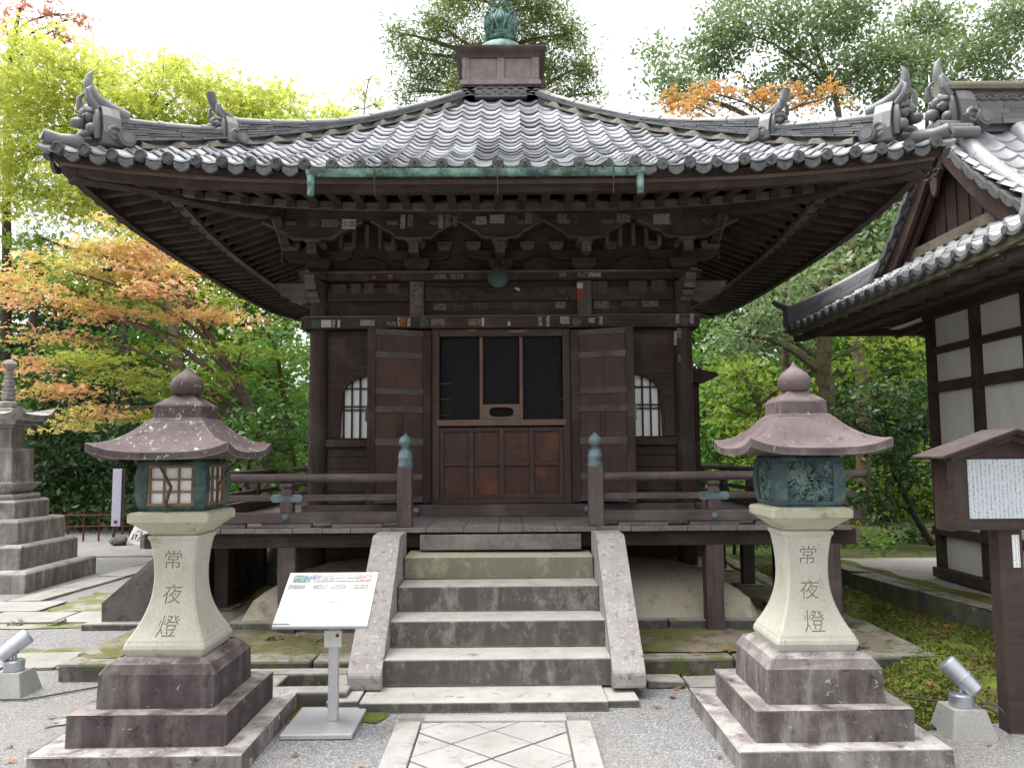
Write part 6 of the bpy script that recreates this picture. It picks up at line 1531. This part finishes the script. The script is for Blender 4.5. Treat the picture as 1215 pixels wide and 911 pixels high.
# trees between the two halls
cl = C(13.2, [(1000, 290, 46, 30), (950, 330, 46, 28), (1040, 260, 44, 28), (905, 370, 46, 26), (1075, 232, 34, 24), (985, 350, 44, 26), (870, 400, 40, 22), (1035, 310, 46, 26), (1080, 280, 36, 30), (930, 400, 46, 20)])
tree('evergreen_oak', 'leaning evergreen with a mossy forked trunk between the two halls', 'tree', tuple(P(985, 640, 12.9).xy) + (0,), tr(12.9, [(984, 660), (984, 560), (980, 460), (976, 400), (975, 350), (985, 330), (1010, 300)], .17, .07, 0.0), [(cl, L['oak'], 'oval', .12, 2.2, .7, .30, .8)], M['bark_moss'], None, .09, 4)
cl = C(15, [(880, 440, 44, 24), (930, 460, 46, 24), (1040, 400, 46, 20), (1085, 430, 30, 22), (860, 480, 36, 26), (1010, 440, 40, 22), (900, 510, 40, 22), (1060, 470, 40, 22)])
tree('maple_tree', 'yellow-green maple low between the hall and the right lantern roof', 'tree', tuple(P(905, 640, 15).xy) + (0,), tr(15, [(935, 660), (915, 560), (900, 480), (880, 440)], .10, .03, 0.0), [(cl, L['yellowgreen'], 'palm', .10, 1.5, .3, .32, .55)], M['bark_moss'], None, .05, 5)
cl = C(12.4, [(1050, 470, 46, 30), (1085, 510, 34, 30), (1030, 520, 40, 28), (1070, 560, 40, 28), (1035, 590, 40, 24), (1000, 500, 24, 22), (1095, 460, 20, 24)])
tree('evergreen_tree', 'dark small-leaved evergreen beside the side hall corner post', 'tree', tuple(P(1062, 640, 12.4).xy) + (0,), tr(12.4, [(1108, 668), (1085, 610), (1060, 560), (1050, 500)], .055, .025, 0.1), [(cl, L['dark'], 'oval', .09, 2.0, .4, .24, .6)], M['bark_dark'], None, .035, 5)
cl = C(17, [(1095, 590, 34, 24), (1060, 620, 40, 20), (1100, 550, 26, 24), (870, 560, 40, 30), (850, 610, 30, 24), (1010, 600, 40, 24), (930, 620, 50, 24), (1040, 560, 40, 20)])
tree('shrub', 'bright yellow-green shrub on the slope behind the side terrace', 'shrub', tuple(P(1060, 650, 17).xy) + (0,), tr(17, [(1062, 655), (1060, 620), (1056, 590)], .05, .02, 0.0), [(cl, L['yellowgreen'], 'oval', .12, 1.6, .7, .3, .8)], M['bark_dark'], None, .03, 3)
cl = C(13, [(1010, 655, 40, 14), (1060, 650, 40, 16), (1100, 655, 26, 14), (960, 650, 30, 16), (1085, 630, 30, 18), (880, 655, 40, 14)])
tree('shrub', 'low dark shrub along the back edge of the side terrace', 'shrub', tuple(P(1060, 668, 13).xy) + (0,), tr(13, [(1060, 672), (1058, 660), (1055, 650)], .03, .015, 0.0), [(cl, L['dark'], 'oval', .08, 2.0, .7, .22, .8)], M['bark_dark'], None, .02, 3)
cl = C(11.8, [(850, 545, 30, 30), (880, 590, 30, 26), (835, 600, 14, 30), (905, 630, 30, 20), (1030, 640, 30, 16)])
tree('shrub', 'loose green shrub behind the right end of the veranda railing', 'shrub', tuple(P(868, 655, 11.9).xy) + (0,), tr(11.9, [(872, 660), (870, 610), (860, 560)], .03, .012, 0.0), [(cl, L['green'], 'oval', .075, 1.4, .7, .22, .8)], M['bark_dark'], None, .02, 4)
dark_tree(18, 960, [(960, 420, 60, 44), (1040, 380, 60, 44), (900, 470, 56, 50), (1090, 440, 44, 60), (860, 430, 40, 50), (1000, 520, 60, 50), (930, 570, 60, 50), (1080, 560, 44, 50), (860, 560, 40, 60), (1010, 320, 56, 40), (1080, 300, 40, 44)], 'deep green tree filling the gap behind the right lantern', lf='green', sz=.17, top=330)
dark_tree(20, 1050, [(1050, 260, 60, 44), (1100, 320, 40, 44), (960, 300, 50, 40), (900, 380, 50, 44), (1040, 480, 60, 50), (980, 600, 70, 50), (880, 620, 60, 40), (1090, 620, 50, 40)], 'dark tall tree behind the far corner of the side hall roof', lf='dark', sz=.20, top=260)
dark_tree(21.5, 940, [(880, 300, 60, 50), (950, 270, 60, 50), (1020, 300, 60, 50), (1090, 300, 50, 60), (860, 400, 50, 60), (930, 360, 60, 50), (1000, 400, 60, 60), (1080, 400, 50, 60), (870, 500, 60, 60), (960, 480, 70, 60), (1060, 520, 60, 60), (900, 600, 70, 50), (1000, 610, 70, 50), (1100, 600, 50, 60)], 'tall deep green tree closing the view behind the veranda right end', lf='green', sz=.19, cov=2.6, top=300)
dark_tree(21.0, 70, [(20, 420, 60, 50), (80, 380, 60, 50), (140, 430, 60, 60), (30, 520, 60, 60), (110, 540, 70, 60), (190, 560, 60, 60), (250, 520, 60, 60), (60, 610, 70, 40), (230, 610, 70, 40)], 'tall dark tree closing the view behind the pagoda and banner', lf='dark', sz=.18, cov=2.6, top=380)
# woods farther off: one tree of each kind, then copies of it
random.seed(5)
def wood_proto(x, y, h, label, lf):
    t = thing('forest_tree', label, 'tree', (x, y, 0), 'woods behind the temple')
    g = MB(); g.tube([(x, y, -.3), (x + .1, y, h * .5), (x, y, h * .85)], [.2, .15, .05], 8); g.build('trunk', M['bark_dark'], t)
    cl = []
    for i in range(16):
        v = random.uniform(.12, .95); rr = (1.9 - 1.2 * v) * random.uniform(.5, 1); a = random.uniform(0, 6.28); cl.append(((x + rr * math.cos(a), y + rr * math.sin(a), h * v), (random.uniform(.8, 1.2), random.uniform(.8, 1.2), random.uniform(.6, .9))))
    foliage('crown', cl, L[lf], t, 'oval', .22, 1.5, .8, .4, .8); return t
places = [(-22, 25), (-18.5, 23.5), (-15, 25), (-11.5, 23.8), (-8, 25.2), (-4.5, 24), (-13.2, 29), (-20, 29.5), (-7, 29), (5.0, 24.5), (8.5, 23.6), (12, 25), (15.5, 24), (7, 29), (13.5, 29), (19, 26), (1, 27)]
a_ = wood_proto(-22, 25, 8.2, 'dense green tree of the woods, far left', 'green'); b_ = wood_proto(-18.5, 23.5, 7.6, 'dense dark tree of the woods, second from the far left', 'dark')
for i, (x, y) in enumerate(places[2:]):
    o = copy_tree((a_, b_)[i % 2], (x, y, random.uniform(-.5, .3)), 'dense tree of the woods standing behind the temple trees')
    o.rotation_euler.z = random.uniform(0, 6.28)
for o in (a_, b_): o['label'] = 'dense tree of the woods standing behind the temple trees'
# undergrowth along the far edge of the yard
cl = []
for i in range(60):
    x = random.uniform(-24, 24); y = random.uniform(19.5, 22) if x < 2 else random.uniform(15.6, 21); cl.append(((x, y, random.uniform(.2, 1.2)), (random.uniform(.8, 1.5), .7, random.uniform(.5, .9))))
struct(foliage('undergrowth', cl, L['green'], None, 'oval', .17, 1.5, .8, .34, .8), 'stuff')
# fallen leaves on moss, kerbs and gravel
N = 420; pts = []
for i in range(N):
    if i < 290: x, y, z = random.uniform(2.2, 3.9), random.uniform(4.7, 8.5), .0; 
    elif i < 360: x, y = random.uniform(-3, 3), random.uniform(5.7, 6.5)
    else: x, y = random.uniform(-3, 3), random.uniform(3.8, 5.6)
    z = .16 if i < 290 else (.15 if i < 360 else .012)
    if i < 290:
        a0 = 3.03 if y > 5.7 else 2.4; a = min(1, max(0, (x - a0) / (4.25 - a0))); b = (y - 4.62) / 5.6; z = moss_z(a, b)[2] + .012
    if -1.05 < x < .9 and 4.9 < y < 6.4: z = -1
    pts.append((x, y, z))
pts = np.array(pts); nr = RNG.normal(size=(N, 3)) * .25 + np.array([0, 0, 1.]); nr /= np.linalg.norm(nr, axis=1, keepdims=True)
v, q, k = leaf_faces(pts, nr, RNG.random(N) * 6.28, .034 + .022 * RNG.random(N), 'palm')
struct(fast_mesh('fallen_leaves', v, q, L['litter'], None, np.repeat(RNG.random(N), k)), 'stuff')

# short tufts standing up out of the moss, and low weeds along the kerbs
N = 26000; u = RNG.random(N); w = RNG.random(N) ** 1.3; keep = (np.sin(11 * u + 5 * w) + np.sin(23 * w - 7 * u) + 1.1 * RNG.normal(size=N)) > -.3
pts = np.array([moss_z(a, b) for a, b in zip(u[keep], w[keep])]); N = len(pts); pts[:, 2] += .006
nr = RNG.normal(size=(N, 3)) * np.array([1, 1, .5]); nr /= np.linalg.norm(nr, axis=1, keepdims=True)
v, q, k = leaf_faces(pts, nr, RNG.random(N) * 6.28, .018 + .022 * RNG.random(N), 'oval')
L['tuft'] = m_leaf('leaf_tuft', [(.2, (.07, .065, .022)), (.45, (.10, .115, .024)), (.65, (.14, .175, .03)), (.85, (.19, .22, .04))], .2)
struct(fast_mesh('moss_tufts', v, q, L['tuft'], None, np.repeat(RNG.random(N), k)), 'stuff')
cl = []
for i in range(34):
    x, y = random.choice([(random.uniform(-3, -1), 5.6), (random.uniform(1, 3), 5.6), (random.uniform(-2.9, 2.9), random.uniform(5.9, 6.4)), (random.choice((-1.16, -1.1)), random.uniform(4.9, 5.5)), (random.uniform(-9, -3.6), 7.46), (3.45, random.uniform(6, 9))])
    cl.append(((x, y, .03 if y < 5.7 or x < -3 else .14), (.10, .06, .02)))
struct(foliage('weeds', cl, L['tuft'], None, 'oval', .028, 2.0, .5, .04, .9), 'stuff')
